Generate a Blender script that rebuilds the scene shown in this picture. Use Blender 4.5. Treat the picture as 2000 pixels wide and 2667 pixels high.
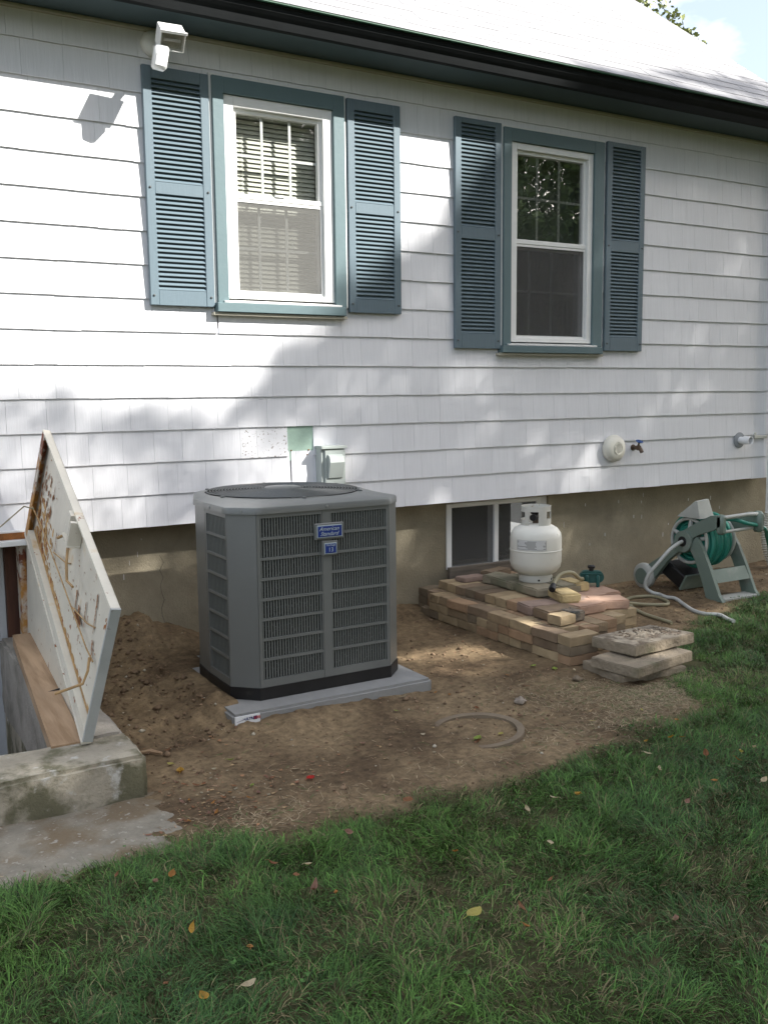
import bpy, bmesh, math, random
import numpy as np
from mathutils import Vector, Matrix, Euler

R = math.radians
random.seed(7)
rng = np.random.default_rng(11)
for o in list(bpy.data.objects):
    bpy.data.objects.remove(o)
sc = bpy.context.scene
C = sc.collection

# ------------------------------------------------------------------ camera
cam_d = bpy.data.cameras.new('camera')
cam = bpy.data.objects.new('camera', cam_d)
C.objects.link(cam)
yaw, pitch, roll = R(30.51365), R(-7.09276), R(-0.57199)
fw = Vector((math.sin(yaw) * math.cos(pitch), math.cos(yaw) * math.cos(pitch), math.sin(pitch)))
rt = Vector((math.cos(yaw), -math.sin(yaw), 0))
up = rt.cross(fw)
rt2 = rt * math.cos(roll) + up * math.sin(roll)
up2 = -rt * math.sin(roll) + up * math.cos(roll)
M = Matrix((rt2, up2, -fw)).transposed().to_4x4()
M.translation = Vector((0, -4.994, 1.3798))
cam.matrix_world = M
cam_d.sensor_fit = 'VERTICAL'
cam_d.sensor_height = 36
cam_d.sensor_width = 27
cam_d.lens = 2500 / 2667 * 36
cam_d.clip_start = 0.05
cam_d.clip_end = 2000
sc.camera = cam

# ------------------------------------------------------------------ light
SUNV = Vector((0.95, -1.0, 1.05)).normalized()          # towards the sun
sun_d = bpy.data.lights.new('sun', 'SUN')
sun_d.energy = 5.0
sun_d.angle = R(0.53)
sun_d.color = (1.0, 0.96, 0.90)
sun = bpy.data.objects.new('sun', sun_d)
C.objects.link(sun)
sun.rotation_euler = SUNV.to_track_quat('Z', 'Y').to_euler()

world = bpy.data.worlds.new('World')
sc.world = world
world.use_nodes = True
wn, wl = world.node_tree.nodes, world.node_tree.links
wn.clear()
wo = wn.new('ShaderNodeOutputWorld')
wb = wn.new('ShaderNodeBackground')
wb.inputs['Strength'].default_value = 0.115
sky = wn.new('ShaderNodeTexSky')
sky.sky_type = 'NISHITA'
sky.sun_disc = False
sky.sun_elevation = math.asin(SUNV.z)
sky.sun_rotation = math.atan2(SUNV.x, SUNV.y)
sky.air_density = 1.0
sky.dust_density = 3.0
sky.ozone_density = 1.0
# bright broken clouds mixed into the whole sky
tc = wn.new('ShaderNodeTexCoord')
mp = wn.new('ShaderNodeMapping'); mp.inputs['Scale'].default_value = (1, 1, 2.2)
mp.inputs['Location'].default_value = (0.35, 0.1, 0.0)
nz = wn.new('ShaderNodeTexNoise'); nz.inputs['Scale'].default_value = 2.6; nz.inputs['Detail'].default_value = 7
nz.inputs['Roughness'].default_value = 0.55
cr = wn.new('ShaderNodeValToRGB')
cr.color_ramp.elements[0].position = 0.48; cr.color_ramp.elements[0].color = (0.14, 0.14, 0.14, 1)
cr.color_ramp.elements[1].position = 0.66; cr.color_ramp.elements[1].color = (1, 1, 1, 1)
mx = wn.new('ShaderNodeMix'); mx.data_type = 'RGBA'
mx.inputs[7].default_value = (9.6, 9.5, 9.4, 1)
wl.new(tc.outputs['Generated'], mp.inputs[0]); wl.new(mp.outputs[0], nz.inputs['Vector'])
# a denser cloud bank standing over the rear garden
vd = wn.new('ShaderNodeVectorMath'); vd.operation = 'DOT_PRODUCT'; vd.inputs[1].default_value = (0.66, 0.655, 0.365)
vnm = wn.new('ShaderNodeVectorMath'); vnm.operation = 'NORMALIZE'
wl.new(tc.outputs['Generated'], vnm.inputs[0]); wl.new(vnm.outputs[0], vd.inputs[0])
vm = wn.new('ShaderNodeMapRange'); vm.inputs['From Min'].default_value = 0.985; vm.inputs['From Max'].default_value = 1.0
vm.inputs['To Max'].default_value = 0.10
wl.new(vd.outputs['Value'], vm.inputs['Value'])
va = wn.new('ShaderNodeMath'); va.operation = 'ADD'
wl.new(nz.outputs['Fac'], va.inputs[0]); wl.new(vm.outputs[0], va.inputs[1])
wl.new(va.outputs[0], cr.inputs[0]); wl.new(cr.outputs[0], mx.inputs[0])
wl.new(sky.outputs[0], mx.inputs[6]); wl.new(mx.outputs[2], wb.inputs['Color'])
wl.new(wb.outputs[0], wo.inputs[0])

sc.view_settings.view_transform = 'Standard'
sc.view_settings.look = 'None'
sc.view_settings.exposure = 1.27
sc.view_settings.gamma = 1
sc.view_settings.use_curve_mapping = False
try:
    sc.cycles.use_adaptive_sampling = True
    sc.cycles.max_bounces = 8
    sc.cycles.transparent_max_bounces = 12
    sc.cycles.caustics_reflective = False
    sc.cycles.caustics_refractive = False
    sc.cycles.sample_clamp_indirect = 6
except Exception:
    pass

# ------------------------------------------------------------------ materials
def mat(name, col, rough=0.6, var=0.12, scale=8.0, bump=0.0, bscale=60.0, metal=0.0, spec=0.4,
        col2=None, c2scale=4.0, c2lo=0.5, c2hi=0.6, stretch=(1, 1, 1), attr=None, c2detail=8, bdist=0.01, col3=None, c3scale=30.0, c3lo=0.6, c3hi=0.65, rnd=0.0):
    m = bpy.data.materials.new(name)
    m.use_nodes = True
    n, l = m.node_tree.nodes, m.node_tree.links
    b = n['Principled BSDF']
    b.inputs['Roughness'].default_value = rough
    b.inputs['Metallic'].default_value = metal
    b.inputs['Specular IOR Level'].default_value = spec
    t = n.new('ShaderNodeTexCoord')
    mpn = n.new('ShaderNodeMapping')
    mpn.inputs['Scale'].default_value = stretch
    l.new(t.outputs['Object'], mpn.inputs[0])
    gz = n.new('ShaderNodeObjectInfo')
    addv = n.new('ShaderNodeVectorMath'); addv.operation = 'ADD'
    l.new(mpn.outputs[0], addv.inputs[0])
    sc_ = n.new('ShaderNodeVectorMath'); sc_.operation = 'SCALE'
    sc_.inputs[0].default_value = (17.3, 9.1, 23.7)
    l.new(gz.outputs['Random'], sc_.inputs['Scale'])
    l.new(sc_.outputs[0], addv.inputs[1])
    vec = addv.outputs[0]
    def noise(s, d=6, r=0.6):
        q = n.new('ShaderNodeTexNoise'); q.inputs['Scale'].default_value = s
        q.inputs['Detail'].default_value = d; q.inputs['Roughness'].default_value = r
        l.new(vec, q.inputs['Vector'])
        return q.outputs['Fac']
    n1 = noise(scale)
    mr = n.new('ShaderNodeMapRange')
    mr.inputs['From Min'].default_value = 0.3; mr.inputs['From Max'].default_value = 0.7
    mr.inputs['To Min'].default_value = 1 - var; mr.inputs['To Max'].default_value = 1 + var
    l.new(n1, mr.inputs['Value'])
    hs = n.new('ShaderNodeHueSaturation')
    l.new(mr.outputs[0], hs.inputs['Value'])
    if attr:
        a = n.new('ShaderNodeAttribute'); a.attribute_name = attr
        l.new(a.outputs['Color'], hs.inputs['Color'])
    else:
        hs.inputs['Color'].default_value = (*col, 1)
    out = hs.outputs['Color']
    if rnd:
        mr2 = n.new('ShaderNodeMapRange')
        mr2.inputs['To Min'].default_value = 1 - rnd; mr2.inputs['To Max'].default_value = 1 + rnd
        l.new(gz.outputs['Random'], mr2.inputs['Value'])
        h2 = n.new('ShaderNodeHueSaturation')
        l.new(mr2.outputs[0], h2.inputs['Value']); l.new(out, h2.inputs['Color'])
        out = h2.outputs['Color']
    for cc, cs, lo, hi, dt in ((col2, c2scale, c2lo, c2hi, c2detail), (col3, c3scale, c3lo, c3hi, 4)):
        if cc is None:
            continue
        f = noise(cs, dt)
        m2 = n.new('ShaderNodeMapRange')
        m2.inputs['From Min'].default_value = lo; m2.inputs['From Max'].default_value = hi
        l.new(f, m2.inputs['Value'])
        mm = n.new('ShaderNodeMix'); mm.data_type = 'RGBA'
        mm.inputs[7].default_value = (*cc, 1)
        l.new(m2.outputs[0], mm.inputs[0]); l.new(out, mm.inputs[6])
        out = mm.outputs[2]
    l.new(out, b.inputs['Base Color'])
    if bump:
        bn = n.new('ShaderNodeBump'); bn.inputs['Strength'].default_value = bump
        bn.inputs['Distance'].default_value = bdist
        l.new(noise(bscale, 5, 0.65), bn.inputs['Height'])
        l.new(bn.outputs[0], b.inputs['Normal'])
    return m

def glass_mat(name, tint=(0.95, 0.96, 0.95), f0=0.09, darken=0.0):
    m = bpy.data.materials.new(name); m.use_nodes = True
    n, l = m.node_tree.nodes, m.node_tree.links
    n.clear()
    o = n.new('ShaderNodeOutputMaterial')
    tr = n.new('ShaderNodeBsdfTransparent'); tr.inputs[0].default_value = (*tint, 1)
    gl = n.new('ShaderNodeBsdfGlossy'); gl.inputs['Roughness'].default_value = 0.01
    tcx = n.new('ShaderNodeTexCoord'); nzx = n.new('ShaderNodeTexNoise'); nzx.inputs['Scale'].default_value = 5
    bpn = n.new('ShaderNodeBump'); bpn.inputs['Strength'].default_value = 0.04; bpn.inputs['Distance'].default_value = 0.02
    l.new(tcx.outputs['Object'], nzx.inputs['Vector']); l.new(nzx.outputs['Fac'], bpn.inputs['Height'])
    l.new(bpn.outputs[0], gl.inputs['Normal'])
    lw_ = n.new('ShaderNodeLayerWeight'); lw_.inputs['Blend'].default_value = 0.5
    fr = n.new('ShaderNodeMath'); fr.operation = 'POWER'; fr.inputs[1].default_value = 4.0
    l.new(lw_.outputs['Facing'], fr.inputs[0])
    ad = n.new('ShaderNodeMath'); ad.operation = 'ADD'; ad.inputs[1].default_value = f0; ad.use_clamp = True
    mxx = n.new('ShaderNodeMixShader')
    l.new(fr.outputs[0], ad.inputs[0]); l.new(ad.outputs[0], mxx.inputs[0])
    l.new(tr.outputs[0], mxx.inputs[1]); l.new(gl.outputs[0], mxx.inputs[2]); l.new(mxx.outputs[0], o.inputs[0])
    return m

def screen_mat(name, col, alpha):
    m = bpy.data.materials.new(name); m.use_nodes = True
    n, l = m.node_tree.nodes, m.node_tree.links
    n.clear()
    o = n.new('ShaderNodeOutputMaterial')
    tr = n.new('ShaderNodeBsdfTransparent')
    df = n.new('ShaderNodeBsdfDiffuse'); df.inputs[0].default_value = (*col, 1)
    mxx = n.new('ShaderNodeMixShader'); mxx.inputs[0].default_value = alpha
    l.new(tr.outputs[0], mxx.inputs[1]); l.new(df.outputs[0], mxx.inputs[2]); l.new(mxx.outputs[0], o.inputs[0])
    return m

def wood_mat(name, c1, c2, scale=(2, 30, 30)):
    return mat(name, c1, 0.7, 0.25, 1.0, 0.35, 3.0, stretch=scale, col2=c2, c2scale=1.5, c2lo=0.42, c2hi=0.62)

MT = dict(
    shake=mat('painted_shake', (0.72, 0.73, 0.76), 0.65, 0.035, 1.0, 0.30, 2.2, stretch=(60, 60, 2.2), rnd=0.025, bdist=0.004, spec=0.25),
    shake_stained=mat('stained_shake', (0.72, 0.73, 0.76), 0.65, 0.035, 1.0, 0.30, 2.2, stretch=(1, 1, 1), col2=(0.10, 0.06, 0.03), c2scale=75, c2lo=0.60, c2hi=0.64, bdist=0.004),
    sheathing=mat('grey_sheathing', (0.35, 0.35, 0.36), 0.8, 0.1),
    patch=mat('green_old_siding', (0.36, 0.50, 0.42), 0.8, 0.08, 12, 0.2, 60, col2=(0.12, 0.07, 0.03), c2scale=28, c2lo=0.68, c2hi=0.72),
    found=mat('parged_foundation', (0.298, 0.265, 0.192), 0.9, 0.20, 6, 0.8, 90, col2=(0.225, 0.195, 0.135), c2scale=1.3, c2lo=0.45, c2hi=0.7, bdist=0.006, col3=(0.34, 0.31, 0.26), c3scale=9, c3lo=0.70, c3hi=0.80),
    teal=mat('teal_trim_paint', (0.112, 0.168, 0.182), 0.5, 0.05, 6, 0.1, 40),
    shutter=mat('shutter_vinyl', (0.125, 0.172, 0.202), 0.42, 0.05, 4, 0.25, 3, stretch=(40, 40, 4), bdist=0.003),
    white=mat('white_vinyl', (0.80, 0.81, 0.80), 0.35, 0.02, 6),
    whitewood=mat('white_wood', (0.72, 0.73, 0.72), 0.5, 0.05, 6),
    bead=mat('beige_bead', (0.42, 0.40, 0.33), 0.6, 0.06, 6),
    soffit=mat('soffit_teal', (0.055, 0.085, 0.092), 0.6, 0.05, 6),
    gutter=mat('gutter_brown', (0.015, 0.017, 0.018), 0.7, 0.15, 6, spec=0.08),
    drip=mat('drip_edge_green', (0.03, 0.10, 0.06), 0.5, 0.05, 6),
    roof=mat('roof_shingle', (0.31, 0.31, 0.32), 0.9, 0.10, 8, 0.5, 220, rnd=0.07, bdist=0.003),
    dark=mat('unlit_black', (0.018, 0.018, 0.018), 0.9, 0.1),  # near-black colour stands in for shade in rooms, recesses and holes
    room=mat('room_wall', (0.45, 0.44, 0.40), 0.9, 0.1),
    blind=mat('blind_slat', (0.62, 0.62, 0.56), 0.45, 0.03, 6),
    curtain=mat('brown_curtain', (0.07, 0.055, 0.045), 0.9, 0.2, 3, stretch=(14, 1, 1)),
    shade=mat('window_shade', (0.24, 0.27, 0.25), 0.9, 0.08, 3),
    glass=glass_mat('window_glass'),
    glass2=glass_mat('mirror_glass', f0=0.34),
    screen=screen_mat('insect_screen', (0.20, 0.20, 0.19), 0.42),
    screen2=screen_mat('dark_screen', (0.12, 0.12, 0.12), 0.4),
    ac=mat('ac_grey_paint', (0.138, 0.147, 0.144), 0.33, 0.05, 5, 0.05, 200, spec=0.5),
    acbar=mat('ac_bar_paint', (0.135, 0.148, 0.142), 0.4, 0.04, 5),
    black=mat('black_plastic', (0.010, 0.010, 0.011), 0.45, 0.2, 12, col2=(0.05, 0.045, 0.04), c2scale=10, c2lo=0.62, c2hi=0.8),
    wire=mat('grille_wire', (0.10, 0.108, 0.108), 0.35, 0.05),
    coil=mat('coil_fins', (0.014, 0.014, 0.014), 0.5, 0.5, 60, 0.9, 110, col2=(0.11, 0.12, 0.12), c2scale=130, c2lo=0.56, c2hi=0.62, bdist=0.01),  # paler flecks are glints painted into the dark fin colour
    chrome=mat('screw_metal', (0.28, 0.29, 0.3), 0.35, 0.05, metal=0.6),
    badge=mat('badge_blue', (0.010, 0.035, 0.20), 0.35, 0.03),
    badgerim=mat('badge_silver', (0.38, 0.44, 0.46), 0.35, 0.03),
    pad=mat('pad_concrete', (0.245, 0.248, 0.245), 0.9, 0.08, 12, 0.5, 160, bdist=0.005, col2=(0.20, 0.15, 0.10), c2scale=7, c2lo=0.62, c2hi=0.72),
    sticker=mat('sticker_white', (0.70, 0.72, 0.74), 0.5, 0.03),
    red=mat('print_red', (0.45, 0.04, 0.03), 0.5, 0.03),
    navy=mat('print_navy', (0.02, 0.03, 0.12), 0.5, 0.03),
    curb=mat('curb_concrete', (0.325, 0.295, 0.235), 0.92, 0.25, 5, 0.7, 60, bdist=0.012, col2=(0.125, 0.118, 0.075), c2scale=6, c2lo=0.47, c2hi=0.58, col3=(0.47, 0.46, 0.43), c3scale=14, c3lo=0.60, c3hi=0.72),
    curbtop=mat('curb_top_concrete', (0.31, 0.29, 0.26), 0.92, 0.2, 6, 0.7, 80, bdist=0.008, col2=(0.18, 0.17, 0.145), c2scale=4, c2lo=0.45, c2hi=0.65),
    steel=mat('rusty_white_steel', (0.60, 0.57, 0.49), 0.45, 0.08, 5, 0.15, 30, col2=(0.22, 0.075, 0.02), c2scale=15, c2lo=0.645, c2hi=0.675, col3=(0.52, 0.36, 0.16), c3scale=5, c3lo=0.62, c3hi=0.76),
    steelr=mat('very_rusty_steel', (0.50, 0.46, 0.40), 0.6, 0.12, 6, 0.3, 40, col2=(0.16, 0.045, 0.02), c2scale=14, c2lo=0.50, c2hi=0.56, col3=(0.40, 0.20, 0.05), c3scale=6, c3lo=0.5, c3hi=0.62),
    edge=mat('steel_edge_grey', (0.36, 0.38, 0.38), 0.5, 0.08, 6, 0.1, 40, col2=(0.12, 0.06, 0.03), c2scale=11, c2lo=0.66, c2hi=0.70),
    rust=mat('rust', (0.23, 0.09, 0.025), 0.85, 0.35, 20, 0.4, 60),
    stain=mat('yellow_rust_stain', (0.42, 0.26, 0.10), 0.7, 0.3, 14, col2=(0.24, 0.09, 0.03), c2scale=22, c2lo=0.5, c2hi=0.6),
    rod=mat('rusty_yellow_rod', (0.34, 0.22, 0.10), 0.7, 0.3, 20),
    beam=wood_mat('new_lumber', (0.37, 0.255, 0.160), (0.27, 0.175, 0.10), (14, 1.4, 14)),
    post=wood_mat('brown_post', (0.085, 0.035, 0.020), (0.05, 0.02, 0.012), (20, 20, 1.5)),
    board=wood_mat('weathered_board', (0.17, 0.145, 0.115), (0.10, 0.085, 0.07), (1.5, 20, 20)),
    door=mat('grey_white_door', (0.45, 0.47, 0.48), 0.5, 0.05, 5),
    tank=mat('tank_paint', (0.66, 0.655, 0.60), 0.38, 0.07, 4, 0.12, 25, col2=(0.34, 0.29, 0.19), c2scale=16, c2lo=0.66, c2hi=0.78, bdist=0.004),
    tanktop=mat('tank_collar_paint', (0.55, 0.545, 0.50), 0.45, 0.08, 6, 0.1, 25, col2=(0.30, 0.20, 0.08), c2scale=20, c2lo=0.58, c2hi=0.70),
    labelgrey=mat('label_grey', (0.36, 0.365, 0.36), 0.5, 0.05),
    labelwhite=mat('label_white', (0.76, 0.77, 0.77), 0.5, 0.03),
    greenp=mat('dark_green_plastic', (0.012, 0.075, 0.070), 0.4, 0.15, 12),
    reel=mat('sage_plastic', (0.150, 0.195, 0.165), 0.5, 0.07, 6, 0.1, 60, col2=(0.26, 0.27, 0.24), c2scale=5, c2lo=0.55, c2hi=0.75),
    reell=mat('faded_grey_plastic', (0.40, 0.41, 0.38), 0.5, 0.12, 8, 0.1, 60),
    hoseg=mat('green_hose', (0.028, 0.205, 0.155), 0.35, 0.12, 12),
    hosew=mat('grey_hose', (0.42, 0.43, 0.41), 0.4, 0.08, 12),
    hoseb=mat('khaki_hose', (0.24, 0.22, 0.14), 0.45, 0.12, 12),
    plast=mat('cream_plastic', (0.62, 0.61, 0.54), 0.4, 0.03, 6),
    pvc=mat('white_pvc', (0.78, 0.79, 0.80), 0.35, 0.03, 6),
    flange=mat('grey_rubber_flange', (0.26, 0.28, 0.30), 0.6, 0.05),
    brass=mat('dark_brass', (0.12, 0.085, 0.06), 0.5, 0.2, 30, metal=0.4),
    blue=mat('blue_handle', (0.01, 0.07, 0.26), 0.4, 0.1),
    boxg=mat('disconnect_grey', (0.37, 0.41, 0.395), 0.4, 0.04, 6),
    iron=mat('earthy_iron', (0.165, 0.130, 0.090), 0.85, 0.2, 8, 0.5, 90, bdist=0.004, col2=(0.15, 0.11, 0.075), c2scale=5, c2lo=0.5, c2hi=0.7),
    slab=mat('old_slab', (0.27, 0.225, 0.165), 0.95, 0.2, 9, 0.9, 30, bdist=0.02, col2=(0.13, 0.13, 0.075), c2scale=5, c2lo=0.56, c2hi=0.72),
    slabtop=mat('dirty_slab_top', (0.33, 0.285, 0.22), 0.95, 0.28, 16, 1.0, 26, bdist=0.03, col2=(0.16, 0.125, 0.09), c2scale=9, c2lo=0.48, c2hi=0.56),
    stone=mat('stone', (0.26, 0.22, 0.18), 0.9, 0.2, 30, 0.6, 60),
    lampglass=glass_mat('lamp_glass', f0=0.12),
    lampin=mat('lamp_reflector', (0.50, 0.53, 0.49), 0.25, 0.25, 30, 0.5, 30, metal=0.25),
    bark=mat('bark', (0.11, 0.085, 0.065), 0.9, 0.25, 8, 0.8, 25, stretch=(1, 1, 0.3), bdist=0.03),
    leafmat=mat('leaf', (0.06, 0.10, 0.03), 0.55, 0.12, 3, attr='Col'),
    grass=mat('grass_blade', (0.04, 0.08, 0.03), 0.6, 0.15, 3, attr='Col', spec=0.2),
    straw=mat('straw', (0.33, 0.26, 0.17), 0.8, 0.2, 5, attr='Col', spec=0.2),
    walk=mat('walkway_concrete', (0.225, 0.205, 0.165), 0.95, 0.22, 14, 0.9, 60, bdist=0.008, col2=(0.155, 0.118, 0.075), c2scale=5, c2lo=0.44, c2hi=0.58, col3=(0.30, 0.28, 0.24), c3scale=40, c3lo=0.60, c3hi=0.66),
)
BR = [(0.265, 0.197, 0.122), (0.31, 0.235, 0.142), (0.185, 0.145, 0.098), (0.31, 0.205, 0.125), (0.205, 0.150, 0.100), (0.37, 0.285, 0.175)]
brick_m = [mat('paver_%s' % w, c, 0.92, 0.16, 14, 0.7, 90, bdist=0.006, col2=tuple(v * 0.5 for v in c), c2scale=9, c2lo=0.60, c2hi=0.72, rnd=0.14)
           for w, c in zip(('tan', 'buff', 'brown', 'russet', 'umber', 'sand'), BR)]
pink_m = mat('paver_pink', (0.40, 0.265, 0.195), 0.92, 0.14, 14, 0.7, 90, bdist=0.006, rnd=0.1, col2=(0.26, 0.17, 0.12), c2scale=7, c2lo=0.55, c2hi=0.7)
mauve_m = mat('paver_mauve', (0.26, 0.190, 0.155), 0.92, 0.14, 14, 0.7, 90, bdist=0.006, rnd=0.06)
yellow_m = mat('paver_yellow', (0.46, 0.36, 0.19), 0.92, 0.16, 14, 0.7, 90, bdist=0.006, col2=(0.30, 0.22, 0.11), c2scale=9, c2lo=0.55, c2hi=0.68)
moss_m = mat('paver_mossy', (0.22, 0.18, 0.14), 0.95, 0.2, 14, 0.8, 90, bdist=0.006, col2=(0.05, 0.05, 0.045), c2scale=14, c2lo=0.42, c2hi=0.52)
greyp_m = mat('paver_greenish', (0.25, 0.22, 0.16), 0.95, 0.16, 14, 0.7, 90, bdist=0.006, col2=(0.17, 0.165, 0.11), c2scale=6, c2lo=0.45, c2hi=0.6)

# ------------------------------------------------------------------ builders
def tag(o, label=None, cat=None, group=None, kind=None):
    if label: o['label'] = label
    if cat: o['category'] = cat
    if group: o['group'] = group
    if kind: o['kind'] = kind
    return o

def thing(name, loc, label, cat, group=None, rot=0.0):
    o = bpy.data.objects.new(name, None)
    o.empty_display_size = 0.1
    o.location = loc
    o.rotation_euler = (0, 0, rot)
    C.objects.link(o)
    return tag(o, label, cat, group)

def root_loc(p):
    v = Vector((0, 0, 0))
    while p is not None:
        v += Vector(p.location)
        p = p.parent
    return v

def link_mesh(name, me, m, parent=None, world=True):
    """link a mesh whose vertices are in world coordinates, re-based on its thing's origin"""
    o = bpy.data.objects.new(name, me)
    if m is not None and len(me.materials) == 0:
        me.materials.append(m)
    C.objects.link(o)
    if parent is not None:
        o.parent = parent
        if world:
            v = root_loc(parent)
            me.transform(Matrix.Translation(-v))
    return o

class MB:
    def __init__(s):
        s.bm = bmesh.new()
    def box(s, x0, x1, y0, y1, z0, z1, bev=0.0, rot=None, piv=None):
        b2 = bmesh.new()
        bmesh.ops.create_cube(b2, size=1)
        for v in b2.verts:
            v.co = Vector(((x0 + x1) / 2 + v.co.x * (x1 - x0), (y0 + y1) / 2 + v.co.y * (y1 - y0), (z0 + z1) / 2 + v.co.z * (z1 - z0)))
        if bev > 0:
            bmesh.ops.bevel(b2, geom=b2.edges[:], offset=bev, segments=1, affect='EDGES')
        s.add(b2, rot, piv)
        return s
    def add(s, b2, rot=None, piv=None):
        if rot is not None:
            p = Vector(piv) if piv is not None else Vector((0, 0, 0))
            for v in b2.verts:
                v.co = rot @ (v.co - p) + p
        me = bpy.data.meshes.new('tmp')
        b2.to_mesh(me); b2.free()
        s.bm.from_mesh(me)
        bpy.data.meshes.remove(me)
    def prism(s, pts, axis, a, b):
        """extrude polygon pts (2D) along axis from a to b"""
        def mk(p, t):
            if axis == 'x': return (t, p[0], p[1])
            if axis == 'y': return (p[0], t, p[1])
            return (p[0], p[1], t)
        va = [s.bm.verts.new(mk(p, a)) for p in pts]
        vb = [s.bm.verts.new(mk(p, b)) for p in pts]
        s.bm.faces.new(va); s.bm.faces.new(vb[::-1])
        n = len(pts)
        for i in range(n):
            s.bm.faces.new((va[i], vb[i], vb[(i + 1) % n], va[(i + 1) % n]))
        return s
    def hexa(s, p):
        """8 corner points: bottom 4 ccw, top 4 ccw"""
        v = [s.bm.verts.new(q) for q in p]
        for f in ((0, 3, 2, 1), (4, 5, 6, 7), (0, 1, 5, 4), (1, 2, 6, 5), (2, 3, 7, 6), (3, 0, 4, 7)):
            s.bm.faces.new([v[i] for i in f])
        return s
    def tube(s, pts, r, n=8, closed=False):
        pts = [Vector(p) for p in pts]
        rs = r if isinstance(r, (list, tuple)) else [r] * len(pts)
        rings = []
        prev = None
        for i, p in enumerate(pts):
            if closed:
                d = pts[(i + 1) % len(pts)] - pts[i - 1]
            else:
                d = pts[min(i + 1, len(pts) - 1)] - pts[max(i - 1, 0)]
            d.normalize()
            if prev is None:
                a = d.orthogonal().normalized()
            else:
                a = (prev - d * prev.dot(d))
                a = a.normalized() if a.length > 1e-6 else d.orthogonal().normalized()
            prev = a
            b = d.cross(a)
            rings.append([s.bm.verts.new(p + (a * math.cos(2 * math.pi * k / n) + b * math.sin(2 * math.pi * k / n)) * rs[i]) for k in range(n)])
        m = len(rings)
        for i in range(m if closed else m - 1):
            A, B = rings[i], rings[(i + 1) % m]
            off = 0
            if closed and i == m - 1:
                off = min(range(n), key=lambda q: (A[0].co - B[q].co).length)
            for k in range(n):
                s.bm.faces.new((A[k], A[(k + 1) % n], B[(k + 1 + off) % n], B[(k + off) % n]))
        if not closed:
            s.bm.faces.new(rings[0][::-1]); s.bm.faces.new(rings[-1])
        return s
    def lathe(s, prof, c, n=32, axis='z', cap=True):
        """prof: list of (r, h)"""
        rings = []
        for r, h in prof:
            ring = []
            for k in range(n):
                a = 2 * math.pi * k / n
                if axis == 'z': q = (c[0] + r * math.cos(a), c[1] + r * math.sin(a), c[2] + h)
                elif axis == 'y': q = (c[0] + r * math.cos(a), c[1] + h, c[2] + r * math.sin(a))
                else: q = (c[0] + h, c[1] + r * math.cos(a), c[2] + r * math.sin(a))
                ring.append(s.bm.verts.new(q))
            rings.append(ring)
        for A, B in zip(rings, rings[1:]):
            for k in range(n):
                s.bm.faces.new((A[k], A[(k + 1) % n], B[(k + 1) % n], B[k]))
        if cap:
            s.bm.faces.new(rings[0][::-1]); s.bm.faces.new(rings[-1])
        return s
    def build(s, name, m, parent=None, smooth=False, world=True, label=None, kind=None):
        bmesh.ops.recalc_face_normals(s.bm, faces=s.bm.faces[:])
        me = bpy.data.meshes.new(name)
        s.bm.to_mesh(me); s.bm.free()
        if smooth:
            me.polygons.foreach_set('use_smooth', [True] * len(me.polygons))
            try:
                me.set_sharp_from_angle(angle=R(40))
            except Exception:
                pass
        o = link_mesh(name, me, m, parent, world)
        if label: o['label'] = label
        if kind: o['kind'] = kind
        return o

def copy_to(o, loc, parent, rot=None, mtl=None, scale=None):
    c = o.copy()
    c.parent = parent
    c.location = loc
    if rot is not None: c.rotation_euler = rot
    if scale is not None: c.scale = scale
    C.objects.link(c)
    return c

def text_obj(name, body, size, m, loc, rot, parent, shear=0.0, extrude=0.0006, align='CENTER', sx=1.0, bold=0.0):
    cu = bpy.data.curves.new(name, 'FONT')
    cu.body = body; cu.size = size; cu.shear = shear; cu.extrude = extrude
    cu.align_x = align; cu.align_y = 'CENTER'; cu.offset = bold
    t = bpy.data.objects.new(name, cu)
    C.objects.link(t)
    dg = bpy.context.evaluated_depsgraph_get()
    me = bpy.data.meshes.new_from_object(t.evaluated_get(dg))
    bpy.data.objects.remove(t)
    me.transform(Matrix.Translation(Vector(loc)) @ Euler(rot).to_matrix().to_4x4() @ Matrix.Diagonal((sx, 1, 1, 1)))
    me.materials.clear()
    return link_mesh(name, me, m, parent)

# smooth value noise
_perm = rng.random((256, 256))
def vnoise(x, y):
    x = np.asarray(x, float); y = np.asarray(y, float)
    xi = np.floor(x).astype(int); yi = np.floor(y).astype(int)
    fx = x - xi; fy = y - yi
    fx = fx * fx * (3 - 2 * fx); fy = fy * fy * (3 - 2 * fy)
    a = _perm[xi % 256, yi % 256]; b = _perm[(xi + 1) % 256, yi % 256]
    c = _perm[xi % 256, (yi + 1) % 256]; d = _perm[(xi + 1) % 256, (yi + 1) % 256]
    return (a * (1 - fx) + b * fx) * (1 - fy) + (c * (1 - fx) + d * fx) * fy
def fbm(x, y, f, o=4, g=0.5):
    s = 0; a = 1; t = 0
    for i in range(o):
        s = s + a * vnoise(x * f + 13.7 * i, y * f + 7.1 * i); t += a; a *= g; f *= 2.03
    return s / t

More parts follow.
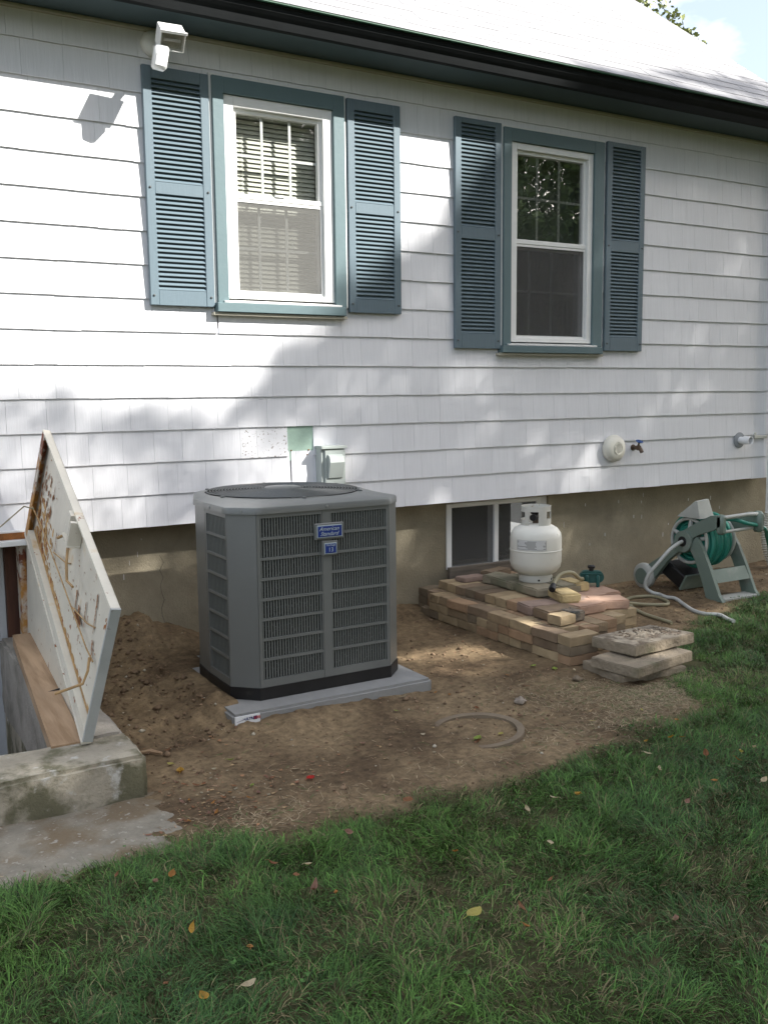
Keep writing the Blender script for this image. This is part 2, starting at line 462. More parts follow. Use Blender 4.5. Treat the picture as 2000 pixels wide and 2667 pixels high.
FY = 0.15                 # face of the foundation wall (siding overhangs it)
ZS = 0.685                # bottom of the siding
EXP = 0.17                # shake exposure
XL, XR = -2.6, 6.56       # ends of the house wall
lx = np.array([-6, .37, .53, .74, .96, 1.2, 1.4, 1.73, 1.9, 2.26, 2.64, 3.0, 3.25, 3.36, 3.55, 4.02, 4.43, 4.9, 5.58, 6.5, 9, 14])
ly = np.array([-2.15, -2.16, -2.21, -2.12, -2.2, -2.32, -2.30, -2.27, -2.33, -2.33, -2.25, -2.23, -2.15, -1.85, -1.56, -1.35, -1.05, -.92, -.74, -.5, -.4, -.4])
def lawn_edge(x):
    return np.interp(x, lx, ly)
def lawnness(x, y):
    """how far inside the lawn, in metres (negative = bare soil)"""
    return lawn_edge(x) - y + (fbm(x, y, 5.0, 3) - 0.5) * 0.22

def ground_h(x, y):
    x = np.asarray(x, float); y = np.asarray(y, float)
    h = (fbm(x, y, 1.6, 3) - 0.5) * 0.03 + (fbm(x, y, 9, 3) - 0.5) * 0.014 + (fbm(x + 5, y, 34, 3) - 0.5) * 0.007
    rough = np.clip(1.4 - np.abs(x - 1.2) * 1.6, 0, 1) * np.clip((y + 1.9), 0, 1)
    h += rough * ((fbm(x, y + 3, 14, 4, .6) - 0.5) * 0.075 + (fbm(x, y + 30, 5, 2) - 0.5) * .05)
    h += (np.abs(fbm(x + 60, y, 11, 3) - .5)) * -0.03
    h += 0.12 * np.exp(-((x - 1.33) / .32) ** 2 - ((y - .1) / .28) ** 2)
    h += 0.06 * np.exp(-((x - 1.62) / .2) ** 2 - ((y - .1) / .25) ** 2)
    h += 0.05 * np.exp(-((x - 3.08) / .22) ** 2 - ((y - .12) / .16) ** 2)
    h += 0.045 * np.exp(-((x - 1.41) / .07) ** 2 - ((y + 1.20) / .10) ** 2)
    bank = np.clip((1.52 - x) / .05, 0, 1) * np.clip((x - 0.90) / .5, 0, 1) * np.clip((y + 1.26 + (fbm(x, y, 8, 2) - .5) * .12) / .07, 0, 1)
    h += 0.060 * bank
    h += 0.045 * np.clip(1 - np.abs(x - 1.53) / .13, 0, 1) * np.clip(1 - np.abs(y + 1.27) / .075, 0, 1) * np.clip((fbm(x, y, 12, 2) - .28) * 4, 0, 1)
    tuck = (x > 1.36) & (x < 1.497) & (y > -1.20) & (y < -.2)
    tuck2 = (x > 1.36) & (x < 1.60) & (y > -.58) & (y < -.2)
    h = np.where(tuck | tuck2, np.maximum(h, .062), h)
    h -= 0.03 * np.clip((y + 0.35) / 0.5, 0, 1) * np.clip((x - 4) / .8, 0, 1)
    h += 0.012 * np.clip(lawnness(x, y) / 0.25, 0, 1)
    h += .034 * np.clip((2.45 - x) / 1.0, 0, 1) * np.clip((x - 1.38) / .1, 0, 1) * np.exp(-((y + 1.385) / .11) ** 2) * (.6 + .8 * fbm(x, y, 10, 2))
    return h

# ------------------------------------------------------------------ ground
def grid_axis(spec):
    out = []
    for a, b, st in spec:
        out += list(np.arange(a, b - 1e-9, st))
    out.append(spec[-1][1])
    return np.array(out)
gx = grid_axis([(-600, -60, 90), (-60, -8, 6.5), (-8, -1, 0.35), (-1, 0.2, 0.06), (0.2, 7.2, 0.019), (7.2, 10, 0.2), (10, 60, 5), (60, 600, 90)])
gy = grid_axis([(-600, -60, 90), (-60, -8, 6.5), (-8, -4.2, 0.19), (-4.2, 0.16, 0.019), (0.16, 0.5, 0.34)])
GX, GY = np.meshgrid(gx, gy, indexing='ij')
GZ = ground_h(GX, GY)
GZ = np.where((GX < 0.80) & (GX > -1.5) & (GY > -1.60), -1.30, GZ)     # the stair well under the cellar hatch
GZ = np.where((GX < 0.9) & (GX > -1.7) & (GY > -1.8) & (GZ > -1), np.minimum(GZ, -0.02), GZ)
me = bpy.data.meshes.new('soil_ground')
nx, ny = GX.shape
co = np.stack([GX, GY, GZ], -1).reshape(-1, 3)
ii = np.arange(nx * ny).reshape(nx, ny)
quads = np.stack([ii[:-1, :-1], ii[1:, :-1], ii[1:, 1:], ii[:-1, 1:]], -1).reshape(-1, 4)
me.vertices.add(len(co)); me.vertices.foreach_set('co', co.ravel())
me.loops.add(quads.size); me.loops.foreach_set('vertex_index', quads.ravel())
me.polygons.add(len(quads)); me.polygons.foreach_set('loop_start', np.arange(0, quads.size, 4))
me.polygons.foreach_set('use_smooth', np.ones(len(quads), bool))
me.update(calc_edges=True)
at = me.attributes.new('lawn', 'FLOAT', 'POINT')
at.data.foreach_set('value', np.clip(lawnness(co[:, 0], co[:, 1]) / 0.15 + 0.2, 0, 1))
gm = bpy.data.materials.new('soil'); gm.use_nodes = True
n, l = gm.node_tree.nodes, gm.node_tree.links
b = n['Principled BSDF']; b.inputs['Roughness'].default_value = 0.95; b.inputs['Specular IOR Level'].default_value = 0.15
t = n.new('ShaderNodeTexCoord')
def gnoise(s, d=8, r=0.6):
    q = n.new('ShaderNodeTexNoise'); q.inputs['Scale'].default_value = s; q.inputs['Detail'].default_value = d; q.inputs['Roughness'].default_value = r
    l.new(t.outputs['Object'], q.inputs['Vector']); return q.outputs['Fac']
def gramp(f, p0, c0, p1, c1):
    q = n.new('ShaderNodeValToRGB'); q.color_ramp.elements[0].position = p0; q.color_ramp.elements[0].color = (*c0, 1)
    q.color_ramp.elements[1].position = p1; q.color_ramp.elements[1].color = (*c1, 1); l.new(f, q.inputs[0]); return q.outputs[0]
c1 = gramp(gnoise(2.3), 0.38, (0.108, 0.076, 0.047), 0.60, (0.225, 0.167, 0.102))
c2 = gramp(gnoise(26, 8, 0.8), 0.34, (0.50, 0.50, 0.50), 0.64, (1.32, 1.30, 1.26))
mm = n.new('ShaderNodeMix'); mm.data_type = 'RGBA'; mm.blend_type = 'MULTIPLY'; mm.inputs[0].default_value = 1
l.new(c1, mm.inputs[6]); l.new(c2, mm.inputs[7])
a = n.new('ShaderNodeAttribute'); a.attribute_name = 'lawn'
c3 = gramp(gnoise(9), 0.35, (0.032, 0.042, 0.016), 0.7, (0.080, 0.070, 0.036))
m3 = n.new('ShaderNodeMix'); m3.data_type = 'RGBA'
l.new(a.outputs['Fac'], m3.inputs[0]); l.new(mm.outputs[2], m3.inputs[6]); l.new(c3, m3.inputs[7])
l.new(m3.outputs[2], b.inputs['Base Color'])
bp = n.new('ShaderNodeBump'); bp.inputs['Strength'].default_value = 0.8; bp.inputs['Distance'].default_value = 0.008
l.new(gnoise(70, 6, 0.75), bp.inputs['Height']); l.new(bp.outputs[0], b.inputs['Normal'])
ground = link_mesh('ground', me, gm)
tag(ground, kind='structure')

# concrete path beside the hatch, half buried by soil
xs = np.arange(-5, 1.35, 0.03); ys = np.arange(-2.55, -1.78, 0.03)
PX, PY = np.meshgrid(xs, ys, indexing='ij')
PZ = 0.010 + (fbm(PX, PY, 6, 4, .6) - .5) * .012 - 0.05 * np.clip((PX - 0.75) / 0.5, 0, 1) ** 1.5 - 0.02 * np.clip((-PY - 2.22) / 0.2, 0, 1)
PZ += 0.002 - .012 * np.clip((fbm(PX + 7, PY, 2.2, 3) - .42) * 3, 0, 1) * np.clip((PX - .2) / .5, 0, 1)
co = np.stack([PX, PY, PZ], -1).reshape(-1, 3)
ii = np.arange(PX.size).reshape(PX.shape)
q = np.stack([ii[:-1, :-1], ii[1:, :-1], ii[1:, 1:], ii[:-1, 1:]], -1).reshape(-1, 4)
me = bpy.data.meshes.new('path'); me.from_pydata(co.tolist(), [], q.tolist())
me.polygons.foreach_set('use_smooth', np.ones(len(q), bool))
tag(link_mesh('path', me, MT['walk']), kind='structure')

# ------------------------------------------------------------------ house
house = thing('house', (2, 0.2, 0), 'white shake-sided house with teal shutters and brown parged foundation', 'house')
W1 = dict(x0=1.905, x1=2.685, z0=1.800, z1=3.030)
W2 = dict(x0=3.812, x1=4.648, z0=1.612, z1=3.012)
OP1 = (1.96, 2.62, 1.87, 2.96)      # real openings in the wall
OP2 = (3.865, 4.57, 1.68, 2.95)
BW = (3.50, 4.36, 0.22, 0.655)      # basement window opening
CD = (-0.9, 0.86, -1.25, 0.66)      # cellar door opening

def wall_with_holes(mb, x0, x1, z0, z1, y0, y1, holes):
    zs = sorted({z0, z1} | {h[2] for h in holes if z0 < h[2] < z1} | {h[3] for h in holes if z0 < h[3] < z1})
    for za, zb in zip(zs, zs[1:]):
        segs = [(x0, x1)]
        for h in holes:
            if h[2] < zb - 1e-6 and h[3] > za + 1e-6:
                new = []
                for a_, b_ in segs:
                    if h[0] >= b_ or h[1] <= a_: new.append((a_, b_)); continue
                    if h[0] > a_: new.append((a_, h[0]))
                    if h[1] < b_: new.append((h[1], b_))
                segs = new
        for a_, b_ in segs:
            mb.box(a_, b_, y0, y1, za, zb)
wl_ = MB(); wall_with_holes(wl_, XL, XR, ZS + 0.01, 3.30, 0.002, 0.30, [OP1, OP2]); wl_.build('sheathing', MT['sheathing'], house)
wf = MB(); wall_with_holes(wf, XL, XR + 0.16, -1.3, ZS + 0.008, FY, FY + 0.25, [BW, CD]); wf.build('foundation_wall', MT['found'], house)
# end wall and rear so the house is a solid
MB().box(XR - 0.25, XR, 0.31, 7.0, 0, 3.3).build('side_wall', MT['shake'], house)
MB().box(XL, XL + 0.25, 0.31, 7.0, 0, 3.3).build('side_wall', MT['shake'], house)
MB().box(XL, XR, 6.9, 7.1, 0, 3.3).build('rear_wall', MT['shake'], house)
MB().box(XL + .3, XR - .3, 0.42, 6.8, 0.66, 0.70).build('floor_slab', MT['room'], house)
MB().box(XL + .3, XR - .3, 0.42, 6.8, 3.1, 3.15).build('ceiling_board', MT['room'], house)
# rooms behind the windows
MB().box(1.2, 3.1, 1.6, 1.65, 0.72, 3.1).build('room_wall', MT['room'], house)
MB().box(3.12, 5.6, 1.6, 1.65, 0.72, 3.1).build('room_wall', MT['dark'], house)  # the room's gloom is put into this wall's colour
MB().box(3.4, 4.5, 0.75, 0.8, -0.2, 0.64).build('cellar_dark_backing', MT['dark'], house)  # dark sheet added in place of the unlit cellar depth

# shakes ------------------------------------------------------------
HOLE = (2.312, 2.470)
clip = [(W1['x0'], W1['x1'], W1['z0'] + .004, W1['z1']), (W2['x0'], W2['x1'], W2['z0'] + .004, W2['z1'])]
def shake_mesh(x0, x1, z0, z1, zc, jag):
    """wedge; zc = bottom of its course. thickness follows height within the course"""
    def yf(z):
        tt = (z - zc) / (EXP + 0.03)
        return -(0.0165 - 0.0115 * tt)
    def yb(z):
        tt = (z - zc) / (EXP + 0.03)
        return -(0.0055 - 0.0050 * tt)
    j0, j1 = jag
    return [(x0, yf(z0), z0 + j0), (x1, yf(z0), z0 + j1), (x1, yb(z0), z0 + j1), (x0, yb(z0), z0 + j0),
            (x0, yf(z1), z1), (x1, yf(z1), z1), (x1, yb(z1), z1), (x0, yb(z1), z1)]
shakes = []
rr = random.Random(5)
for k in range(15):
    zc = ZS + k * EXP
    ztop = min(zc + EXP + 0.028, 3.215)
    if k == 1: pass
    x = XL + rr.uniform(-.1, 0)
    while x < XR:
        w = rr.choice((0.105, 0.125, 0.14, 0.155, 0.17, 0.19, 0.21)) * rr.uniform(.93, 1.07)
        a_, b_ = x, min(x + w - 0.0011, XR)
        x += w
        if a_ >= XR - .02: break
        pieces = [(a_, b_, zc, ztop)]
        if k == 2:
            np_ = []
            for (p0, p1, q0, q1) in pieces:
                if p1 <= HOLE[0] or p0 >= HOLE[1]: np_.append((p0, p1, q0, q1)); continue
                if p0 < HOLE[0] - .01: np_.append((p0, HOLE[0], q0, q1))
                if p1 > HOLE[1] + .01: np_.append((HOLE[1], p1, q0, q1))
            pieces = np_
        if k == 1:
            np_ = []
            for (p0, p1, q0, q1) in pieces:           # slot of dark gap left of the hole
                if p0 < 2.326 < p1:
                    np_.append((p0, 2.318, q0, q1)); np_.append((2.330, p1, q0, q1))
                else: np_.append((p0, p1, q0, q1))
            pieces = np_
        for cl in clip:
            np_ = []
            for (p0, p1, q0, q1) in pieces:
                if p1 <= cl[0] or p0 >= cl[1] or q1 <= cl[2] or q0 >= cl[3]:
                    np_.append((p0, p1, q0, q1)); continue
                if p0 < cl[0]: np_.append((p0, cl[0], q0, q1)); p0 = cl[0]
                if p1 > cl[1]: np_.append((cl[1], p1, q0, q1)); p1 = cl[1]
                if q0 < cl[2]: np_.append((p0, p1, q0, cl[2]))
                if q1 > cl[3]: np_.append((p0, p1, cl[3], q1))
            pieces = np_
        for (p0, p1, q0, q1) in pieces:
            if p1 - p0 < 0.012 or q1 - q0 < 0.01: continue
            jb = rr.uniform(-.0012, .0012); jag = (jb + rr.uniform(-.0005, .0005), jb + rr.uniform(-.0005, .0005)) if abs(q0 - zc) < 1e-6 else (0, 0)
            shakes.append((p0, p1, q0, q1, zc, jag))
def vis_score(p):
    cx = (p[0] + p[1]) / 2; cz = (p[2] + p[3]) / 2
    d = Vector((cx, 0, cz)) - M.translation
    dep = d.dot(fw); u_ = d.dot(rt2) / dep * 2500; v_ = d.dot(up2) / dep * 2500
    if dep < 0 or abs(u_) > 1020 or abs(v_) > 1350: return 0
    if 1.56 < cx < 2.3 and cz < .9: return 0.1
    return (p[1] - p[0]) * (p[3] - p[2]) / dep ** 2
shakes.sort(key=vis_score, reverse=True)
rest = MB()
for i, p in enumerate(shakes):
    stained = (1.99 < (p[0] + p[1]) / 2 < 2.312) and abs(p[4] - (ZS + 2 * EXP)) < 1e-3
    if i < 300 or stained:
        cx, cz = (p[0] + p[1]) / 2, p[2]
        mb = MB(); mb.hexa([(a_ , b_, c_) for a_, b_, c_ in shake_mesh(*p)])
        o = mb.build('shake', MT['shake_stained'] if stained else MT['shake'], house)
        if stained and 2.1 < cx: o['label'] = 'shake speckled with brown stains beside the missing one'
    else:
        rest.hexa(shake_mesh(*p))
rest.build('shakes', MT['shake'], house, kind='stuff')
MB().box(HOLE[0] - .02, HOLE[1] + .02, -0.0045, 0.003, 1.0, 1.23).build('old_siding_patch', MT['patch'], house, label='pale green old siding bared where one shake is missing')
sm = MB()
for (px, pz, s_) in ((2.330, 1.058, .004), (2.44, 1.057, .0045), (2.43, 1.030, .0035)):
    sm.lathe([(0.001, -.006), (s_, -.004), (s_, 0)], (px, -.006, pz), 10, 'y')
sm.build('rust_spot', MT['rust'], house)
# strip under the bottom course and corner board
MB().box(XL, XR, -0.004, FY, ZS + .001, ZS + .009).build('starter_strip', MT['whitewood'], house)
MB().box(XR + .001, XR + .03, -0.03, .06, ZS, 3.21).build('corner_board', MT['whitewood'], house)

# frieze bead, soffit, gutter -----------------------------------------
MB().box(XL, XR + .03, -0.030, 0.0, 3.193, 3.212, 0.004).build('frieze_bead', MT['bead'], house)
MB().prism([(-0.275, 3.232), (-0.02, 3.212), (0.0, 3.212), (0.0, 3.26), (-0.275, 3.26)], 'x', XL - .2, XR + .08).build('soffit', MT['soffit'], house)
gp = [(-0.262, 3.300), (-0.266, 3.300), (-0.266, 3.214), (-0.325, 3.206), (-0.332, 3.225), (-0.338, 3.243), (-0.352, 3.256), (-0.366, 3.272), (-0.368, 3.292), (-0.375, 3.297), (-0.375, 3.303), (-0.358, 3.303), (-0.358, 3.296), (-0.362, 3.292), (-0.360, 3.275), (-0.346, 3.262), (-0.332, 3.247), (-0.325, 3.228), (-0.319, 3.212), (-0.270, 3.219), (-0.262, 3.222)]
MB().prism(gp, 'x', XL - .2, XR + .08).build('gutter', MT['gutter'], house)
MB().box(XL - .2, XR + .08, -0.395, -0.374, 3.3035, 3.3075).build('drip_edge', MT['drip'], house)

# roof ---------------------------------------------------------------
RS = 0.755; RX = XR - .09
e0 = (-0.385, 3.309)
roof = MB().prism([e0, (3.6, e0[1] + 3.985 * RS), (7.7, e0[1] + .0), (7.7, e0[1] - .06), (3.6, e0[1] + 3.985 * RS - .08), (-0.26, 3.262)], 'x', XL - .2, RX).build('roof', MT['roof'], house)
ang = math.atan(RS)
du = Vector((0, math.cos(ang), math.sin(ang))); nu = Vector((0, -math.sin(ang), math.cos(ang)))
def tab_mesh(w):
    mb = MB()
    pts = []
    for hgt in (0, 1):
        for (xx, s_) in ((0, 0), (w - .004, 0), (w - .004, 0.16), (0, 0.16)):
            th = (0.0072 if s_ == 0 else 0.004) if hgt else (0.0035 if s_ == 0 else 0.0005)
            pts.append(tuple(Vector((xx, 0, 0)) + du * s_ + nu * th))
    mb.hexa(pts)
    return mb
proto = None
tabs = []
EXPR = 0.127
nrow = int(4.86 / EXPR)
for r_ in range(nrow):
    off = (r_ % 2) * 0.15 + rr.uniform(-.01, .01)
    for c_ in range(int((RX - (XL - .2)) / 0.305) + 2):
        x0 = RX - .3 * 0 - off - c_ * 0.305 - 0.305 * 0
        xa, xb = x0 - 0.305, x0
        if c_ == 0: xb = RX
        if xb < XL - .2: continue
        o_ = Vector((max(xa, XL - .2), e0[0], e0[1])) + du * (r_ * EXPR) + nu * 0.001
        d = o_ - M.translation; dep = d.dot(fw)
        u_ = (d.dot(rt2)) / dep * 2500; v_ = d.dot(up2) / dep * 2500
        vis = dep > 0 and -700 < u_ < 1010 and v_ < 1345
        tabs.append((-(1 / dep ** 2) if vis else 1, o_, xb - max(xa, XL - .2)))
tabs.sort(key=lambda q_: q_[0])
full = tab_mesh(0.305).build('roof_tab', MT['roof'], roof, world=False)
full.parent = roof
rl = root_loc(roof)
first = True; cnt = 0
restr = MB()
for s_, o_, w in tabs:
    if s_ < 0 and cnt < 300:
        cnt += 1
        jit = nu * rr.uniform(0, .0012)
        if first:
            full.location = o_ - rl + jit; full.scale = (w / .305, 1, 1); first = False
        else:
            copy_to(full, o_ - rl + jit, roof, scale=(w / .305, 1, 1))
    else:
        pts = []
        for hgt in (0, 1):
            for (xx, s2) in ((0, 0), (w - .004, 0), (w - .004, 0.16), (0, 0.16)):
                th = (0.0072 if s2 == 0 else 0.004) if hgt else (0.0035 if s2 == 0 else 0.0005)
                pts.append(tuple(o_ + Vector((xx, 0, 0)) + du * s2 + nu * th))
        restr.hexa(pts)
restr.build('roof_tabs', MT['roof'], roof, kind='stuff')
MB().prism([(-0.36, 3.20), (-0.36, 3.30), (3.6, 3.30 + 3.96 * RS), (3.6, 3.14 + 3.96 * RS)], 'x', RX - .03, RX - .005).build('rake_board', MT['teal'], house)
MB().prism([(0.0, 3.0), (0.0, 3.5), (3.6, 3.28 + 3.9 * RS), (7.0, 3.5), (7.0, 3.0)], 'x', RX - .12, RX - .09).build('gable_wall', MT['shake'], house)

# shutters -------------------------------------------------------------
def shutter(x, zb, zt, rails, louv_name_first):
    """rails: (mid_top, mid_bottom, top_of_bottom_rail, bottom_of_top_rail)"""
    w = 0.350
    y0, y1 = -0.040, -0.016
    sw = 0.047
    mb = MB()
    fr = mb
    fr.box(x, x + sw, y0, y1, zb, zt, 0.003)
    fr.box(x + w - sw, x + w, y0, y1, zb, zt, 0.003)
    fr.box(x + sw, x + w - sw, y0 + .001, y1, rails[3], zt - .0005, 0.002)
    fr.box(x + sw, x + w - sw, y0 + .001, y1, rails[1], rails[0], 0.002)
    fr.box(x + sw, x + w - sw, y0 + .001, y1, zb + .0005, rails[2], 0.002)
    root = fr.build('shutter', MT['shutter'], house)
    MB().box(x + sw - .003, x + w - sw + .003, -0.020, -0.0165, rails[2] - .01, rails[3] + .01).build('back_panel', MT['shutter'], root)
    global louver_proto
    rl2 = root_loc(root)
    for za, zb2 in ((rails[0], rails[3]), (rails[2], rails[1])):
        nl = int(round((zb2 - za) / 0.0242))
        st = (zb2 - za) / nl
        for i in range(nl):
            pos = Vector((x + sw, -0.0375, za + i * st + 0.002)) - rl2
            if louver_proto is None:
                mb = MB()
                L_ = w - 2 * sw
                mb.prism([(0.0, 0.0), (0.0, 0.004), (0.0165, 0.0205), (0.0185, 0.0185)], 'x', 0, L_)
                louver_proto = mb.build('louver', MT['shutter'], root, world=False)
                louver_proto.location = pos
            else:
                copy_to(louver_proto, pos, root)
    for sx in (x + .02, x + w - .02):
        for sz in (zb + .05, (rails[0] + rails[1]) / 2):
            MB().lathe([(0.006, 0), (0.006, -.004), (0.003, -.006)], (sx, y0, sz), 8, 'y').build('screw', MT['wire'], root)
    return root
louver_proto = None
s1 = shutter(1.538, 1.841, 3.028, (2.462, 2.402, 1.918, 2.968), 0)
s2 = shutter(2.706, 1.841, 3.028, (2.462, 2.402, 1.918, 2.968), 0)
s3 = shutter(3.444, 1.648, 3.028, (2.387, 2.315, 1.740, 2.996), 0)
s4 = shutter(4.680, 1.648, 3.028, (2.387, 2.315, 1.740, 2.996), 0)
for s_ in (s1, s2, s3, s4): s_['group'] = 'teal louvred shutters beside the windows'
s1['label'] = 'sunlit shutter under the floodlight'

# windows --------------------------------------------------------------
def window(casing, white, apr, up_g, low_g, mv_u, mh_u, mv_l, mh_l, gmat, label):
    cx0, cx1, czb, czt = casing; wx0, wx1, wzb, wzt = white
    root = MB().box(cx0, wx0, -0.045, 0.0, czb, czt, .002).box(wx1, cx1, -0.045, 0.0, czb, czt, .002).box(wx0, wx1, -0.0445, 0.0, wzt, czt - .0005, .002).build('window', MT['teal'], house)
    root['label'] = label
    t_ = .004
    sx0, sx1, szb, szt = up_g[0] - .022, up_g[1] + .022, low_g[2] - .022, up_g[3] + .022
    fr = MB()
    fr.box(wx0, sx0, -0.028, 0.06, wzb, wzt - .001, .002).box(sx1, wx1, -0.028, 0.06, wzb, wzt - .001, .002)
    fr.box(sx0, sx1, -0.0275, 0.06, szt, wzt - .0015, .002).box(sx0, sx1, -0.0275, 0.06, wzb + .001, szb, .002)
    fr.build('frame', MT['white'], root)
    u = MB()
    u.box(sx0, up_g[0], -.006, .028, up_g[2], szt, .002).box(up_g[1], sx1, -.006, .028, up_g[2], szt, .002)
    u.box(up_g[0], up_g[1], -.0055, .028, up_g[3], szt, .002)
    u.box(sx0 - .004, sx1 + .004, -.012, .028, low_g[3], up_g[2], .003)
    u.build('upper_sash', MT['white'], root)
    lo = MB()
    lo.box(sx0, low_g[0], .030, .055, szb, low_g[3], .002).box(low_g[1], sx1, .030, .055, szb, low_g[3], .002)
    lo.box(low_g[0], low_g[1], .0305, .055, szb, low_g[2], .002)
    lo.box(low_g[0], low_g[1], .0305, .055, low_g[3] - .028, low_g[3], .002)
    lo.build('lower_sash', MT['white'], root)
    MB().box(up_g[0], up_g[1], .012, .015, up_g[2], up_g[3]).build('pane', gmat, root)
    MB().box(low_g[0], low_g[1], .040, .043, low_g[2], low_g[3] - .028).build('pane', gmat, root)
    for xm in mv_u: MB().box(xm - .0075, xm + .0075, .017, .023, up_g[2], up_g[3]).build('muntin', MT['white'], root)
    MB().box(up_g[0], up_g[1], .018, .022, mh_u - .0075, mh_u + .0075).build('muntin', MT['white'], root)
    for xm in mv_l: MB().box(xm - .0075, xm + .0075, .045, .051, low_g[2], low_g[3] - .028).build('muntin', MT['white'], root)
    MB().box(low_g[0], low_g[1], .046, .050, mh_l - .0075, mh_l + .0075).build('muntin', MT['white'], root)
    # half screen
    sf = MB()
    sf.box(sx0 + .003, sx0 + .016, -.010, -.002, szb, low_g[3] - .002).box(sx1 - .016, sx1 - .003, -.010, -.002, szb, low_g[3] - .002)
    sf.box(sx0 + .016, sx1 - .016, -.0098, -.002, szb, szb + .015).box(sx0 + .016, sx1 - .016, -.0098, -.002, low_g[3] - .016, low_g[3] - .002)
    sf.build('screen_frame', MT['white'] if gmat is MT['glass'] else MT['whitewood'], root)
    MB().box(sx0 + .016, sx1 - .016, -.0062, -.0058, szb + .015, low_g[3] - .016).build('insect_screen', MT['screen'] if gmat is MT['glass'] else MT['screen2'], root)
    # sloping white sill and teal apron
    MB().prism([(-0.060, apr[3] + .002), (-0.060, apr[3] + .010), (0.03, wzb + .0005), (0.03, apr[3] - .02), (0.0, apr[3] - .02), (0, apr[3] + .002)], 'x', wx0 - .03, wx1 + .03).build('sill', MT['whitewood'], root)
    MB().box(apr[0], apr[1], -0.066, -0.002, apr[2], apr[3], .003).build('apron', MT['teal'], root)
    MB().box(apr[0] - .018, apr[1] + .015, -0.050, -0.002, apr[2] - .017, apr[2] - .001, .002).build('sill_strip', MT['bead'], root)
    # thin white J trim round the casing
    MB().box(cx0 - .014, cx0 - .001, -0.030, 0, czb, czt + .012).box(cx1 + .001, cx1 + .014, -0.030, 0, czb, czt + .012).box(cx0 - .001, cx1 + .001, -0.030, 0, czt + .001, czt + .012).build('outer_trim', MT['whitewood'], root)
    return root
w1 = window((1.905, 2.685, 1.866, 3.030), (1.967, 2.615, 1.893, 2.948), (1.893, 2.670, 1.817, 1.866),
            (2.048, 2.534, 2.450, 2.868), (2.054, 2.540, 1.945, 2.424), (2.205, 2.372), 2.657, (2.191, 2.356), 2.172, MT['glass'],
            'window with pale blinds, nearer the floodlight')
w2 = window((3.812, 4.648, 1.672, 3.012), (3.872, 4.563, 1.695, 2.933), (3.792, 4.642, 1.625, 1.670),
            (3.947, 4.499, 2.345, 2.869), (3.956, 4.508, 1.745, 2.316), (4.126, 4.308), 2.609, (4.090, 4.274), 2.026, MT['glass2'],
            'window with dark curtains reflecting trees')
def window_cleat(x, z):
    MB().box(x - .03, x + .03, -.020, -.010, z, z + .012, .003).build('sash_lock', MT['white'], w1)
window_cleat(2.29, 2.447)
# blinds
rlb = root_loc(w1); slat = None
for i in range(38):
    z = 1.935 + i * 0.0248
    if slat is None:
        mb = MB()
        mb.prism([(-.0060, -.0117), (-.001, 0.0004), (.0060, .0117), (.0052, .0125), (-.002, 0.0014), (-.0070, -.0112)], 'x', 0, 0.53)
        slat = mb.build('blind_slat', MT['blind'], w1, world=False)
        slat.location = Vector((2.03, .095, z)) - rlb
    else:
        copy_to(slat, Vector((2.03, .095, z)) - rlb, w1)
MB().box(2.025, 2.565, .08, .115, 2.875, 2.91).build('blind_headrail', MT['blind'], w1)
for xx in (2.115, 2.47):
    MB().tube([(xx, .082, 1.93), (xx, .082, 2.88)], 0.0012, 4).build('blind_cord', MT['blind'], w1)
# curtains in the other window
cm = MB()
N_ = 90
for j in range(2):
    vs = []
for j, (cx0_, cx1_) in enumerate(((3.90, 4.20), (4.22, 4.56))):
    prev = None
    for i in range(N_):
        xx = cx0_ + (cx1_ - cx0_) * i / (N_ - 1)
        yy = .16 + .018 * math.sin(i * .55 + j) + .006 * math.sin(i * 1.7)
        a_ = cm.bm.verts.new((xx, yy, 1.72)); b_ = cm.bm.verts.new((xx, yy, 2.33))
        if prev: cm.bm.faces.new((prev[0], a_, b_, prev[1]))
        prev = (a_, b_)
cm.build('curtain', MT['curtain'], w2, smooth=True)
MB().box(3.90, 4.56, .14, .145, 2.33, 2.90).build('roller_shade', MT['shade'], w2)

# basement window --------------------------------------------------------
fb = MB()
b0, b1, bz0, bz1 = BW
fb.box(b0, b0 + .040, FY - .01, FY + .06, bz0, bz1, .003)
fb.box(b0 + .04, b1 - .11, FY - .0095, FY + .06, bz1 - .028, bz1, .003)
fb.box(b0 + .04, b1 - .11, FY - .0095, FY + .06, bz0, bz0 + .014, .002)
fb.box(3.884, 3.921, FY - .012, FY + .05, bz0 + .014, bz1 - .028, .003)
fb.box(b1 - .11, b1 - .075, FY - .01, FY + .06, bz0, bz1, .003)
bwin = fb.build('window', MT['white'], house)
bwin['label'] = 'low white vinyl basement slider behind the tank'
MB().box(b0 + .04, 3.884, FY + .020, FY + .024, bz0 + .014, bz1 - .028).build('pane', MT['glass'], bwin)
MB().box(3.921, b1 - .11, FY + .030, FY + .034, bz0 + .014, bz1 - .028).build('pane', MT['glass'], bwin)
MB().box(3.85, 3.884, FY + .012, FY + .018, bz0 + .014, bz1 - .028).build('sash_stile', MT['whitewood'], bwin)
MB().box(b0 + .04, b1 - .11, FY + .006, FY + .0065, bz0 + .014, bz1 - .028).build('insect_screen', MT['screen2'], bwin)
MB().box(b1 - .075, b1, FY + .02, FY + .2, bz0, bz1).build('jamb_liner', MT['whitewood'], bwin)

